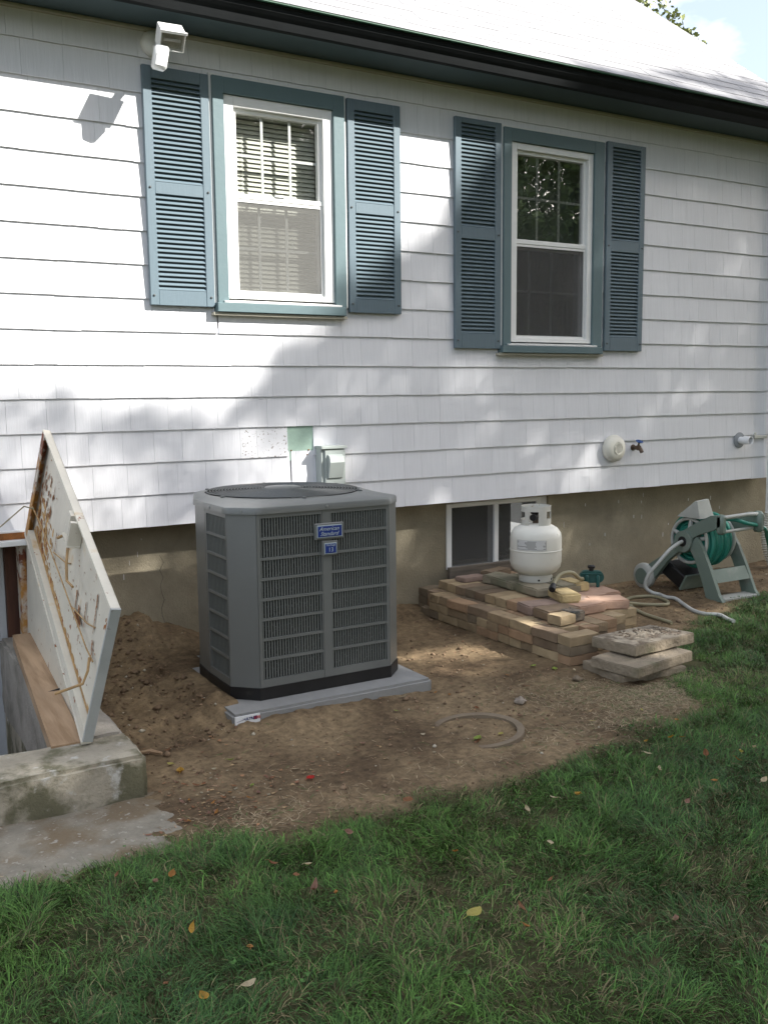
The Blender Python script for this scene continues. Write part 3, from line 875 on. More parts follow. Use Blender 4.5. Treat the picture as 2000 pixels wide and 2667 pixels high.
dr = MB(); qd = random.Random(2)
for i in range(26):
    dx_ = qd.uniform(4.3, 6.2) if i > 3 else qd.uniform(1.3, 1.5); dz_ = qd.uniform(.28, .62); dl_ = qd.uniform(.008, .04)
    dr.box(dx_, dx_ + qd.uniform(.0015, .004), FY - .0015, FY + .002, dz_ - dl_, dz_)
dr.build('paint_drips', MT['whitewood'], house, kind='stuff')
ck = MB()
for (cx_, z0_, z1_) in ((1.60, .12, .50),):
    pts_ = [(cx_ + qd.uniform(-.012, .012), FY - .0006, z1_ + (z0_ - z1_) * i / 9) for i in range(10)]
    ck.tube(pts_, [.0007 + .0006 * qd.random() for _ in pts_], 4)
ck.build('cracks', MT['dark'], house, kind='stuff')

# cellar door recess -----------------------------------------------------
MB().box(0.30, 0.757, FY + .12, FY + .16, -1.2, 0.66).build('cellar_door', MT['door'], house, label='white cellar door down in the stair well')
cd = MB(); cd.box(0.757, 0.792, FY + .08, FY + .19, -1.2, 0.66, .003); cd.box(0.70, 0.712, FY + .112, FY + .119, -1.2, .66)
cd.build('door_stop', MT['door'], house)
MB().box(0.792, 0.862, FY + .04, FY + .22, -1.25, 0.66).build('door_post', MT['post'], house)
MB().box(0.744, 0.766, FY + .060, FY + .079, -0.62, -0.50).build('hinge', MT['black'], house)
MB().box(-0.9, 0.29, FY + .12, FY + .16, -1.2, 0.66).build('door_side_panel', MT['door'], house)

# ------------------------------------------------------------------ cellar hatch
hatch = thing('cellar_hatch', (0.86, -1.6, 0), 'concrete curbed cellar hatch with a rusty white steel door leaf standing open', 'cellar hatch')
def rough_block(mb, x0, x1, y0, y1, z0, z1, st=0.035, amp=0.004, rnd_=0.012, seed=3):
    b2 = bmesh.new()
    bmesh.ops.create_cube(b2, size=1)
    for v in b2.verts:
        v.co = Vector(((x0 + x1) / 2 + v.co.x * (x1 - x0), (y0 + y1) / 2 + v.co.y * (y1 - y0), (z0 + z1) / 2 + v.co.z * (z1 - z0)))
    bmesh.ops.bevel(b2, geom=b2.edges[:], offset=rnd_, segments=2, affect='EDGES')
    for ax, (lo_, hi_) in enumerate(((x0, x1), (y0, y1), (z0, z1))):
        nn = int((hi_ - lo_) / st)
        for i in range(1, nn):
            p = [0, 0, 0]; p[ax] = lo_ + (hi_ - lo_) * i / nn
            nrm = [0, 0, 0]; nrm[ax] = 1
            bmesh.ops.bisect_plane(b2, geom=b2.verts[:] + b2.edges[:] + b2.faces[:], plane_co=p, plane_no=nrm)
    from mathutils import noise as mn
    for v in b2.verts:
        nv = mn.noise_vector(v.co * 9 + Vector((seed, seed * 2, 0))) * amp + mn.noise_vector(v.co * 35) * amp * .45
        v.co += nv
    mb.add(b2)
    return mb
rough_block(MB(), -1.75, 0.905, -1.835, -1.565, -0.25, 0.150, .045, .006, .014, 3).build('curb', MT['curb'], hatch, smooth=True)
cb = MB(); rough_block(cb, 0.735, 0.905, -1.563, FY - .003, -0.25, 0.149, .045, .006, .014, 5)
cb.build('curb', MT['curbtop'], hatch, smooth=True)
MB().box(0.745, 0.86, -1.56, FY, -1.3, -.24).box(-1.6, .86, -1.75, -1.56, -1.3, -.25).build('well_wall', MT['curb'], hatch)
cb = MB(); rough_block(cb, -1.75, -1.50, -1.563, FY - .003, -0.25, 0.149, .09, .004, .014, 5)
cb.build('curb', MT['curbtop'], hatch, smooth=True)
# slim steel frame: two sloping sides, head
H2 = Vector((0.765, -1.64, 0.165)); H1 = Vector((0.885, -0.07, 0.715))
hd = (H1 - H2)
def quadprism(mb, p, nrm, t_):
    nrm = Vector(nrm).normalized() * t_
    mb.hexa([tuple(Vector(q_)) for q_ in p] + [tuple(Vector(q_) + nrm) for q_ in p])
    return mb
sd = MB()
quadprism(sd, [(0.755, -1.60, 0.152), (0.845, -0.03, 0.152), H1 + Vector((-.02, .03, -.012)), H2 + Vector((0.0, .03, -.002))], (1, 0, 0), 0.012)
sd.build('side_panel', MT['steel'], hatch)
rim = MB()
hx = hd.normalized()
quadprism(rim, [H2 + Vector((-.035, 0, 0)), H1 + Vector((-.035, 0, 0)), H1 + Vector((.0, 0, 0)), H2 + Vector((.0, 0, 0))], (0, -.33, .94), -0.010)
rim.build('rim', MT['steel'], hatch)
hdm = MB()
hdm.box(-0.95, 0.895, -0.075, 0.13, 0.650, 0.678, .003)
hdm.box(-0.95, 0.895, -0.03, -0.018, 0.678, 0.722, .002)
hdm.build('head_frame', MT['whitewood'], hatch)
MB().box(-0.95, 0.93, -0.010, 0.10, 0.679, 0.6848).box(-.95, .93, -0.036, -0.031, 0.679, 0.712).build('rust_band', MT['rust'], hatch)
post = MB()
post.box(0.868, 0.900, -0.05, 0.11, -0.05, 0.65, .003); post.box(0.835, .868, 0.02, 0.11, -0.05, 0.65, .003); post.box(.872, .896, -.10, -.052, .10, .64)
post.build('corner_post', MT['steelr'], hatch)
# left side of the hatch (out of frame, closes it)
quadprism(MB(), [(-1.5, -1.60, 0.152), (-1.5, -0.03, 0.152), (-1.5, -.04, .70), (-1.5, -1.6, .165)], (1, 0, 0), 0.012).build('side_panel', MT['steel'], hatch)

# leaf
T2 = Vector((0.84, -1.815, 0.667)); T1 = T2 + hd * 1.0 + Vector((-.005, 0, 0))
wv = T2 - H2
ln = hd.cross(wv).normalized()
if ln.x > 0: ln = -ln                 # points to the inside of the pan (towards -x)
leaf = MB()
def LP(u, v, d):                      # u along the hinge from the front, v across, d depth to the inside
    return H2 + hd * u + wv * v + ln * d
def slabq(mb, u0, u1, v0, v1, d0, d1):
    mb.hexa([tuple(LP(u0, v0, d0)), tuple(LP(u1, v0, d0)), tuple(LP(u1, v1, d0)), tuple(LP(u0, v1, d0)),
             tuple(LP(u0, v0, d1)), tuple(LP(u1, v0, d1)), tuple(LP(u1, v1, d1)), tuple(LP(u0, v1, d1))])
    return mb
slabq(leaf, 0, 1, 0, 1, -0.003, 0.0)
leafo = leaf.build('door_leaf', MT['steel'], hatch)
fl = MB(); slabq(fl, 0, 1, 0.985, 1.0, -.003, .031); fl.build('flange', MT['steel'], leafo)
fl = MB(); slabq(fl, -.004, .0035, 0.0, 1.0, -.0035, .031); fl.build('flange', MT['edge'], leafo)
fl = MB(); slabq(fl, .992, .9995, 0.0, .985, 0, .031); slabq(fl, .962, .992, 0, .985, .026, .031); fl.build('flange', MT['steelr'], leafo)
fl = MB(); slabq(fl, .0035, .96, 0.0, 0.015, 0.0005, .031); slabq(fl, .0035, .96, .015, .070, .026, .031); fl.build('flange', MT['steel'], leafo)
st = MB(); slabq(st, .03, .95, .015, .02, .0008, .031)
st.build('rust_seam', MT['rod'], leafo)
st = MB(); slabq(st, .0035, .96, .0705, .0755, .0005, .031); st.build('lip', MT['steel'], leafo)
st = MB(); st.tube([LP(.01, .084, .002), LP(.96, .084, .002)], .004, 6).build('rust_line', MT['rod'], leafo)
ru = MB(); rq = random.Random(9)
def blob(mb, u, v, su, sv, d=.0012, k=10):
    vs = []
    for i in range(k):
        a_ = 2 * math.pi * i / k; r_ = rq.uniform(.65, 1.1)
        vs.append(mb.bm.verts.new(LP(u + su * r_ * math.cos(a_), v + sv * r_ * math.sin(a_), d)))
    mb.bm.faces.new(vs)
for i in range(70):
    u_ = rq.random()
    blob(ru, .04 + .92 * u_, rq.uniform(.12, .95), rq.uniform(.002, .009), rq.uniform(.003, .008), .0012 + i * 1e-5, 7)
for i in range(60):
    u_ = rq.uniform(.78, .95)
    blob(ru, u_, rq.uniform(.12, .75), rq.uniform(.002, .008), rq.uniform(.01, .05), .0030 + i * 1e-5, 8)
lay = .0044
for (u0, v0, ln0, wd0, nb0) in ((.165, .80, .26, .0045, 26), (.345, .52, .20, .006, 22), (.30, .47, .14, .007, 16), (.245, .60, .16, .004, 18), (.135, .50, .12, .006, 12), (.40, .95, .10, .003, 8), (.52, .60, .16, .003, 12), (.66, .50, .2, .004, 14), (.22, .93, .07, .003, 8)):
    for i in range(nb0):
        f = i / nb0
        blob(ru, u0 - .02 * f + rq.uniform(-.002, .002), v0 - ln0 * f, wd0 * (1.2 - .7 * f) * rq.uniform(.6, 1.2), .014, lay, 7); lay += .00001
for i in range(14):
    blob(ru, .015 + i * .004, .70 + .12 * rq.random(), .006, .02, .0062 + i * 1e-5, 7)
ru.build('rust_patches', MT['rust'], leafo, kind='stuff')
ry = MB()
for i in range(150):
    u_ = rq.random() ** .6
    blob(ry, .03 + .92 * u_, .085 + abs(rq.gauss(0, .02 + .05 * u_ ** 3)), rq.uniform(.005, .02), rq.uniform(.006, .022), .0008 + i * 2e-6, 8)
for i in range(50):
    blob(ry, rq.uniform(.70, .955), rq.uniform(.10, .45), rq.uniform(.008, .03), rq.uniform(.015, .05), .00040 + i * 4e-6, 9)
ry.build('rust_stain', MT['stain'], leafo, kind='stuff')
ro = MB()
ro.tube([LP(.985, .30, .03), LP(.80, .34, .022), LP(.5, .385, .02), LP(.14, .44, .02), LP(.085, .44, .012)], .0032, 6)
ro.tube([LP(.10, .44, .02), LP(.07, .40, .03), LP(.055, .33, .045), LP(.085, .19, .12)], .005, 6)
ro.tube([LP(.62, .40, .02), LP(.50, .50, .006), LP(.46, .56, .004)], .003, 5)
ro.tube([LP(.33, .42, .02), LP(.20, .52, .006), LP(.14, .60, .004)], .003, 5)
ro.build('latch_rod', MT['rod'], leafo)
hn = MB()
slabq(hn, .44, .47, .79, .985, .003, .045)
slabq(hn, .40, .41, .80, .985, .003, .055)
slabq(hn, .465, .475, .74, .86, .035, .045)
slabq(hn, .395, .47, .79, .80, .003, .055)
hn.build('catch_bracket', MT['steel'], leafo)
hb = MB()
MB().tube([LP(.47, .78, .045), LP(.505, .70, .055)], .006, 6).build('catch_pin', MT['rod'], leafo)
hb.tube([LP(.40, .79, .05), LP(.37, .70, .055), LP(.335, .62, .055), LP(.295, .64, .045)], .0055, 6)
hb.build('handle', MT['rod'], leafo)
MB().tube([LP(.93, .33, .03), Vector((.83, -.22, .86)), Vector((.52, -.42, .66))], .0035, 6).build('stay_rod', MT['hoseb'], hatch)
hole = MB()
vs = [hole.bm.verts.new(LP(u_, v_, .009)) for u_, v_ in ((.245, .40), (.30, .385), (.335, .40), (.325, .415), (.28, .44), (.25, .43))]
hole.bm.faces.new(vs); hole.build('latch_slot', MT['rust'], leafo)

# timber leaning along the inside of the curb
beam = thing('timber', (0.68, -0.8, .14), 'new pale timber plank lying along the inner edge of the hatch curb', 'plank')
bmq = MB()
bmq.hexa([(0.635, -1.60, 0.105), (0.748, -1.60, 0.105), (0.850, -0.12, 0.170), (0.760, -0.12, 0.170),
          (0.635, -1.60, 0.156), (0.748, -1.60, 0.156), (0.850, -0.12, 0.222), (0.760, -0.12, 0.222)])
bmq.build('plank_body', MT['beam'], beam)
MB().tube([(0.742, -1.02, .178), (.79, -1.02, .186)], .004, 6).build('nail', MT['black'], beam)
# ------------------------------------------------------------------ wall fittings
# twin-eye floodlight with motion sensor
fl_ = thing('floodlight', (1.62, 0, 3.15), 'white outdoor floodlight with motion sensor on the wall under the eave', 'floodlight')
MB().lathe([(0.066, -0.012), (0.066, -0.030), (0.056, -0.046), (0.030, -0.055)], (1.610, 0, 3.135), 28, 'y').build('mounting_plate', MT['white'], fl_, smooth=True)
MB().tube([(1.615, -.04, 3.12), (1.61, -.15, 3.08), (1.60, -.24, 3.05), (1.60, -.27, 3.07)], .020, 10).build('arm', MT['white'], fl_, smooth=True)
RH = (Euler((0, 0, R(-4))).to_matrix() @ Euler((R(40), 0, 0)).to_matrix()) * 0.88; pv = (1.604, -.300, 3.078)
hm = MB()
for (x0, x1, y0, y1, z0, z1, bv) in ((-.067, .067, -.05, .06, .050, .056, .002), (-.067, .067, -.05, .06, -.050, -.044, .002), (-.067, -.060, -.05, .06, -.044, .050, .001), (.060, .067, -.05, .06, -.044, .050, .001), (-.060, .060, .052, .06, -.044, .050, .001)):
    hm.box(pv[0] + x0, pv[0] + x1, pv[1] + y0, pv[1] + y1, pv[2] + z0, pv[2] + z1, bv, RH, pv)
hm.box(pv[0] - .074, pv[0] + .074, pv[1] - .058, pv[1] - .050, pv[2] + .046, pv[2] + .062, .002, RH, pv)
hm.build('lamp_head', MT['white'], fl_)
MB().box(pv[0] - .060, pv[0] + .060, pv[1] - .022, pv[1] + .05, pv[2] - .044, pv[2] + .050, .0, RH, pv).build('reflector', MT['lampin'], fl_)
_bo = [Vector(pv) + RH @ Vector(q9) for q9 in ((-.045, -.036, .005), (.045, -.036, .005))]
MB().tube(_bo, .007, 8).build('bulb', MT['labelwhite'], fl_)
MB().box(pv[0] - .064, pv[0] + .064, pv[1] - .0535, pv[1] - .0515, pv[2] - .046, pv[2] + .046, 0, RH, pv).build('lens', MT['lampglass'], fl_)
RS_ = (Euler((0, 0, R(-8))).to_matrix() @ Euler((R(8), R(9), 0)).to_matrix()); ps = (1.555, -.285, 2.990)
MB().box(ps[0] - .034, ps[0] + .034, ps[1] - .035, ps[1] + .035, ps[2] - .058, ps[2] + .05, .010, RS_, ps).build('motion_sensor', MT['white'], fl_, smooth=True)
MB().box(ps[0] - .024, ps[0] + .026, ps[1] - .039, ps[1] - .0345, ps[2] - .046, ps[2] + .01, .002, RS_, ps).build('sensor_lens', MT['labelwhite'], fl_)

# AC disconnect
db = thing('disconnect_box', (2.56, 0, .72), 'grey electrical disconnect box on the wall behind the condenser', 'electrical box')
mb = MB(); mb.box(2.482, 2.634, -.078, -.006, .700, 1.072, .003); mb.build('enclosure', MT['boxg'], db)
mb = MB(); mb.box(2.476, 2.640, -.100, -.004, 1.062, 1.080, .002); mb.build('rain_hood', MT['boxg'], db)
mb = MB(); mb.box(2.503, 2.634, -.090, -.079, .705, 1.055, .002); mb.build('cover', MT['boxg'], db)
mb = MB(); mb.prism([(-.091, 1.030), (-.115, 1.018), (-.125, .985), (-.100, .895), (-.091, .892)], 'x', 2.520, 2.612); mb.build('pull_hood', MT['boxg'], db)
MB().tube([(2.56, -.04, .70), (2.56, -.05, .62), (2.52, -.12, .56), (2.40, -.30, .50)], .012, 8).build('conduit', MT['boxg'], db, smooth=True)

# round vent cap
vc = thing('wall_vent', (4.79, 0, .975), 'round cream plastic vent cap on the wall left of the blue tap', 'vent cap')
cxv, czv = 4.785, .977
MB().lathe([(0.080, -.010), (0.092, -.020), (0.096, -.038), (0.088, -.060), (0.066, -.078), (0.046, -.083), (0.040, -.080)], (cxv, 0, czv), 40, 'y').build('dome', MT['plast'], vc, smooth=True)
MB().lathe([(0.032, -.081), (0.036, -.0885), (0.040, -.088), (0.040, -.0805)], (cxv, 0, czv), 32, 'y', cap=False).build('rim', MT['plast'], vc, smooth=True)
MB().lathe([(0.033, -.0812), (0.033, -.0816)], (cxv, 0, czv), 24, 'y').build('opening', MT['dark'], vc)
for i in range(5):
    xx = -.024 + i * .012; hh = math.sqrt(max(.0, .034 ** 2 - xx ** 2))
    MB().box(cxv + xx - .0026, cxv + xx + .0026, -.0875, -.082, czv - hh, czv + hh).build('slat', MT['plast'], vc)

# tap
tp = thing('garden_tap', (5.0, 0, .98), 'brass garden tap with blue wheel handle on the wall', 'tap')
MB().lathe([(.022, -.012), (.022, -.018), (.015, -.02), (.015, -.055), (.019, -.06), (.019, -.075)], (4.992, 0, .975), 14, 'y').tube([(4.992, -.06, .975), (4.992, -.085, .968), (4.992, -.10, .945)], .014, 10).tube([(4.992, -.06, .975), (4.992, -.072, 1.012)], .007, 8).build('body', MT['brass'], tp, smooth=True)
wh = MB(); cc = Vector((4.992, -.076, 1.020)); 
ring = [(cc.x + .024 * math.cos(a_), cc.y + .022 * math.sin(a_) * .9, cc.z + .008 * math.sin(a_)) for a_ in [i * math.pi / 8 for i in range(16)]]
wh.tube(ring, .0045, 6, closed=True)
for i in range(4): wh.tube([tuple(cc), ring[i * 4]], .004, 5)
wh.build('wheel_handle', MT['blue'], tp, smooth=True)

# pvc vent with flange
pvp = thing('vent_pipe', (6.09, 0, .99), 'short white vent pipe with grey flange sticking out of the wall', 'pipe')
MB().lathe([(.060, -.014), (.060, -.020), (.036, -.026)], (6.105, 0, .990), 28, 'y').build('flange', MT['flange'], pvp, smooth=True)
MB().lathe([(.026, -.015), (.026, -.060), (.031, -.062), (.031, -.125), (.0265, -.125), (.0265, -.03), (.001, -.03)], (6.105, 0, .990), 24, 'y').build('pipe', MT['pvc'], pvp, smooth=True)
# bracket at the right edge
bk = thing('pipe_bracket', (6.36, 0, 1.01), 'small pale bracket on the wall beside the white vent pipe', 'bracket')
MB().box(6.27, 6.42, -.030, -.013, .995, 1.020, .005).box(6.27, 6.285, -.032, -.012, .995, 1.045, .004).build('strap', MT['plast'], bk)

# downspout extension (corrugated) at the corner
dsp = thing('downspout', (6.45, -.1, 0), 'white downspout ending in a flexible corrugated pipe at the house corner', 'downspout')
MB().box(6.395, 6.465, -.105, -.045, 0.37, 3.19, .008).build('downspout_tube', MT['white'], dsp)
pts = []; rs_ = []
N = 150
for i in range(N):
    f = i / (N - 1)
    z = 0.40 - 0.39 * f
    x = 6.425 - 0.045 * math.sin(f * math.pi * .9)
    y = -.08 - .06 * f ** 2
    pts.append((x, y, z)); rs_.append(0.046 + 0.006 * math.sin(i * 2 * math.pi / 6.5))
MB().tube(pts, rs_, 22).build('corrugated_pipe', MT['plast'], dsp, smooth=True)

# ------------------------------------------------------------------ equipment pad and condenser
padt = thing('equipment_pad', (1.91, -.8, 0), 'grey concrete equipment pad under the condenser, one corner dusted with soil', 'concrete pad')
mb = MB(); rough_block(mb, 1.415, 2.405, -1.345, -0.36, -0.03, 0.050, .12, .0015, .012, 8); mb.build('slab', MT['pad'], padt, smooth=True)
RP = R(0)
MB().box(1.418, 1.530, -1.3535, -1.3480, 0.006, 0.044).build('sticker', MT['sticker'], padt)
MB().box(1.500, 1.5155, -1.3555, -1.3538, 0.022, 0.037).build('sticker_print', MT['navy'], padt)
text_obj('sticker_text', 'ULTRA', .015, MT['navy'], (1.484, -1.3545, .029), (R(90), 0, 0), padt, bold=.0005)
text_obj('sticker_text', 'LITE', .015, MT['red'], (1.516, -1.3560, .029), (R(90), 0, 0), padt, bold=.0005)
MB().tube([(1.425, -1.3545, .022), (1.462, -1.3545, .029)], .0008, 4).tube([(1.462, -1.3545, .029), (1.452, -1.3545, .033)], .0008, 4).build('sticker_print', MT['navy'], padt)

ac = thing('condenser', (1.92, -.76, .05), 'grey air conditioning condenser with louvred sides and fan grille on top', 'air conditioner')
OUT = [(1.590, -1.222), (2.250, -1.222), (2.342, -1.130), (2.342, -0.56), (2.27, -0.40), (2.10, -0.31), (1.76, -0.31), (1.60, -0.44), (1.505, -0.70), (1.492, -0.86), (1.492, -1.125)]
def inset(pts, d):
    n_ = len(pts); out = []
    for i in range(n_):
        a_, b_, c_ = Vector(pts[i - 1]), Vector(pts[i]), Vector(pts[(i + 1) % n_])
        e1 = (b_ - a_).normalized(); e2 = (c_ - b_).normalized()
        n1 = Vector((-e1.y, e1.x)); n2 = Vector((-e2.y, e2.x))
        m_ = (n1 + n2).normalized(); k_ = d / max(.3, m_.dot(n1))
        out.append(tuple(b_ + m_ * k_))
    return out
MB().prism(inset(OUT, -.004), 'z', 0.0515, 0.104).build('base_pan', MT['black'], ac)
MB().prism(inset(OUT, .035), 'z', 0.104, 0.865).build('coil', MT['coil'], ac)
# solid panels on the facets without louvres
def facet(i, j=None, name='corner_panel', z0=.105, z1=.872, a=0.0, b=1.0):
    p, q_ = Vector(OUT[i]), Vector(OUT[(i + 1) % len(OUT)])
    e = (q_ - p)
    nrm = Vector((e.y, -e.x)).normalized()       # outward (ccw polygon)
    p2, q2 = p + e * a, p + e * b
    inn = -nrm * .012
    MB().hexa([(p2.x, p2.y, z0), (q2.x, q2.y, z0), (q2.x + inn.x, q2.y + inn.y, z0), (p2.x + inn.x, p2.y + inn.y, z0),
               (p2.x, p2.y, z1), (q2.x, q2.y, z1), (q2.x + inn.x, q2.y + inn.y, z1), (p2.x + inn.x, p2.y + inn.y, z1)]).build(name, MT['ac'], ac)
facet(10, a=0.006, b=.994)      # front left corner
facet(1, a=.006, b=.994)        # front right corner
for i in (3, 4, 5, 6, 7, 8): facet(i)
for i, zz in enumerate((.30, .49, .68)):   # seams in the rear-left wrap
    p, q_ = Vector(OUT[8]), Vector(OUT[9])
# louvred panels
bar_proto = None
def louvre_panel(P0, P1, border_l, border_r, nbars, rows=8, groups=None):
    """P0->P1 bottom edge (world xy), outward normal to the right of P0->P1"""
    global bar_proto
    P0 = Vector(P0); P1 = Vector(P1); e = P1 - P0; Ln = e.length; e.normalize()
    nrm = Vector((e.y, -e.x))
    def Q(s_, d): return (P0 + e * s_ + nrm * d)
    def bx(mb, s0, s1, d0, d1, z0, z1):
        a_, b_, c_, d_ = Q(s0, d1), Q(s1, d1), Q(s1, d0), Q(s0, d0)
        mb.hexa([(a_.x, a_.y, z0), (b_.x, b_.y, z0), (c_.x, c_.y, z0), (d_.x, d_.y, z0), (a_.x, a_.y, z1), (b_.x, b_.y, z1), (c_.x, c_.y, z1), (d_.x, d_.y, z1)])
        return mb
    fr = MB()
    zb, zt = .105, .872
    bx(fr, 0.001, border_l, -.012, 0, zb, zt); bx(fr, Ln - border_r, Ln - .001, -.012, 0, zb, zt)
    bx(fr, border_l, Ln - border_r, -.012, 0, zb, zb + .034); bx(fr, border_l, Ln - border_r, -.012, 0, zt - .022, zt)
    root = fr.build('louvre_panel', MT['ac'], ac)
    s0, s1 = border_l, Ln - border_r
    z0, z1 = zb + .034, zt - .022
    for i in range(1, rows):
        z = z0 + (z1 - z0) * i / rows
        bx(MB(), s0, s1, -.010, -.0006, z - .0058, z + .0058).build('rail', MT['ac'], root)
    rlp = root_loc(root)
    an = math.atan2(e.y, e.x)
    for i in range(nbars):
        s_ = s0 + (s1 - s0) * (i + .5) / nbars
        c_ = Q(s_, -.006)
        if bar_proto is None:
            bar_proto = MB().box(-.0030, .0030, -.0005, .0030, z0, z1).build('grille_bar', MT['acbar'], root, world=False)
            o = bar_proto
            o.location = (c_.x - rlp.x, c_.y - rlp.y, -rlp.z)
            o.rotation_euler = (0, 0, an)
        else:
            o = copy_to(bar_proto, (c_.x - rlp.x, c_.y - rlp.y, -rlp.z), root, rot=(0, 0, an))
    return root
louvre_panel((1.591, -1.222), (1.905, -1.222), .016, .006, 22)
louvre_panel((1.905, -1.222), (2.249, -1.222), .042, .016, 22)
louvre_panel((1.492, -0.862), (1.492, -1.124), .02, .010, 14)
louvre_panel((2.342, -1.129), (2.342, -0.562), .02, .02, 34)
# lid: octagon skirt + dome to the fan opening
FC = Vector((1.935, -0.745)); FR_ = 0.372
lid = MB()
o1 = inset(OUT, -.008)
n_s = 144
def poly_ray(poly, ang_):
    d = Vector((math.cos(ang_), math.sin(ang_))); best = None
    for i in range(len(poly)):
        a_, b_ = Vector(poly[i]), Vector(poly[(i + 1) % len(poly)])
        e = b_ - a_; den = d.x * e.y - d.y * e.x
        if abs(den) < 1e-9: continue
        w_ = a_ - FC
        t_ = (w_.x * e.y - w_.y * e.x) / den; s_ = (w_.x * d.y - w_.y * d.x) / den
        if t_ > 0 and -1e-6 <= s_ <= 1 + 1e-6: best = t_ if best is None else min(best, t_)
    return best or .45
rings = []
for rr_, zz in ((1.0, .868), (1.0, .889), (.992, .8965), (.975, .8995), ('a', .9075), ('b', .914), ('c', .914), ('c', .885)):
    ring = []
    for k in range(n_s):
        a_ = 2 * math.pi * k / n_s
        ro_ = poly_ray(o1, a_)
        r_ = {'a': .40 * ro_ + .60 * (FR_ + .02), 'b': min(FR_ + .012, ro_ - .012), 'c': min(FR_, ro_ - .02)}.get(rr_, None) or ro_ * rr_
        if rr_ == 'a': r_ = min(r_, ro_ - .008) if r_ > ro_ - .008 else r_
        ring.append(lid.bm.verts.new((FC.x + r_ * math.cos(a_), FC.y + r_ * math.sin(a_), zz)))
    rings.append(ring)
for A, B in zip(rings, rings[1:]):
    for k in range(n_s): lid.bm.faces.new((A[k], A[(k + 1) % n_s], B[(k + 1) % n_s], B[k]))
lid.build('top_cover', MT['ac'], ac, smooth=True)
MB().lathe([(.001, 0), (.36, 0), (.365, .10)], (FC.x, FC.y, .79), 48, cap=False).build('fan_shroud', MT['dark'], ac)
gr = MB()
for i in range(19):
    r_ = .100 + (.364 - .100) * i / 18
    zz = .918 + .010 * (1 - (r_ / .37) ** 2)
    ring = [(FC.x + r_ * math.cos(a_), FC.y + r_ * math.sin(a_), zz) for a_ in [2 * math.pi * k / 64 for k in range(64)]]
    gr.tube(ring, .0022, 5, closed=True)
for i in range(6):
    a_ = i * math.pi / 3 + .35
    gr.tube([(FC.x + .08 * math.cos(a_), FC.y + .08 * math.sin(a_), .9235), (FC.x + .388 * math.cos(a_), FC.y + .388 * math.sin(a_), .9145)], .003, 6)
    gr.lathe([(.010, 0), (.010, .006), (.006, .008)], (FC.x + .383 * math.cos(a_), FC.y + .383 * math.sin(a_), .912), 8)
gr.build('fan_grille', MT['wire'], ac, smooth=True)
MB().lathe([(.088, -.004), (.090, .004), (.082, .008), (.001, .009)], (FC.x, FC.y, .925), 36).build('motor_cap', MT['wire'], ac, smooth=True)
fb_ = MB()
for i in range(4):
    a_ = i * math.pi / 2 + .5
    ca, sa = math.cos(a_), math.sin(a_)
    def F(r_, w_, z_): return (FC.x + ca * r_ - sa * w_, FC.y + sa * r_ + ca * w_, z_)
    fb_.hexa([F(.06, -.04, .86), F(.34, -.11, .855), F(.34, .08, .895), F(.06, .04, .88), F(.06, -.04, .862), F(.34, -.11, .857), F(.34, .08, .897), F(.06, .04, .882)])
fb_.build('fan_blades', MT['ac'], ac)
for (sx, sy) in ((1.543, -1.183), (1.925, -1.2315), (2.345, -1.118), (1.4835, -.95)):
    MB().lathe([(.001, -.003), (.007, -.002), (.007, .004)], (sx, sy, .883), 10, 'y' if sy < -1.15 else 'x').build('screw', MT['chrome'], ac)
# badges
def badge(cx, cz, w, h, label):
    rim = MB(); rim.box(cx - w / 2 - .012, cx + w / 2 + .012, -1.2335, -1.2225, cz - h / 2 - .012, cz + h / 2 + .012, .004)
    r0 = rim.build('badge', MT['ac'], ac)
    MB().box(cx - w / 2 - .003, cx + w / 2 + .003, -1.2362, -1.2337, cz - h / 2 - .003, cz + h / 2 + .003, .001).build('badge_rim', MT['badgerim'], r0)
    MB().box(cx - w / 2 + .001, cx + w / 2 - .001, -1.2382, -1.2364, cz - h / 2 + .001, cz + h / 2 - .001, .0008).build('badge_face', MT['badge'], r0)
    return r0
b1_ = badge(1.935, .772, .120, .050, '')
text_obj('badge_text', 'American', .025, MT['badgerim'], (1.930, -1.2388, .783), (R(90), 0, 0), b1_, shear=.45)
text_obj('badge_text', 'Standard', .025, MT['badgerim'], (1.930, -1.2388, .761), (R(90), 0, 0), b1_, shear=.45)
b2_ = badge(1.938, .694, .056, .044, '')
text_obj('badge_text', 'Heritage', .0125, MT['badgerim'], (1.938, -1.2388, .709), (R(90), 0, 0), b2_)
text_obj('badge_text', '13', .027, MT['badgerim'], (1.938, -1.2388, .688), (R(90), 0, 0), b2_)

# ------------------------------------------------------------------ pavers
bl, bwid, bh = .196, .0965, .0488
def brick_mesh(name, L, Wd, H, bev, seed, m):
    mb = MB(); b2 = bmesh.new(); bmesh.ops.create_cube(b2, size=1)
    for v in b2.verts: v.co = Vector((v.co.x * L, v.co.y * Wd, v.co.z * H + H / 2))
    bmesh.ops.bevel(b2, geom=b2.edges[:], offset=bev * .8, segments=2, affect='EDGES')
    for ax, d in ((0, L), (1, Wd)):
        for i in (-.25, 0, .25):
            p = [0, 0, 0]; p[ax] = i * d; q_ = [0, 0, 0]; q_[ax] = 1
            if ax == 1 and i: continue
            bmesh.ops.bisect_plane(b2, geom=b2.verts[:] + b2.edges[:] + b2.faces[:], plane_co=p, plane_no=q_)
    q_ = random.Random(seed)
    for v in b2.verts:
        v.co += Vector((q_.uniform(-1, 1), q_.uniform(-1, 1), q_.uniform(-1, 1))) * .0016
    me = bpy.data.meshes.new(name); bmesh.ops.recalc_face_normals(b2, faces=b2.faces[:]); b2.to_mesh(me); b2.free()
    me.materials.append(m)
    return me
bmeshes = [brick_mesh('brick', bl, bwid, bh, .0035, i, brick_m[i % len(brick_m)]) for i in range(12)]
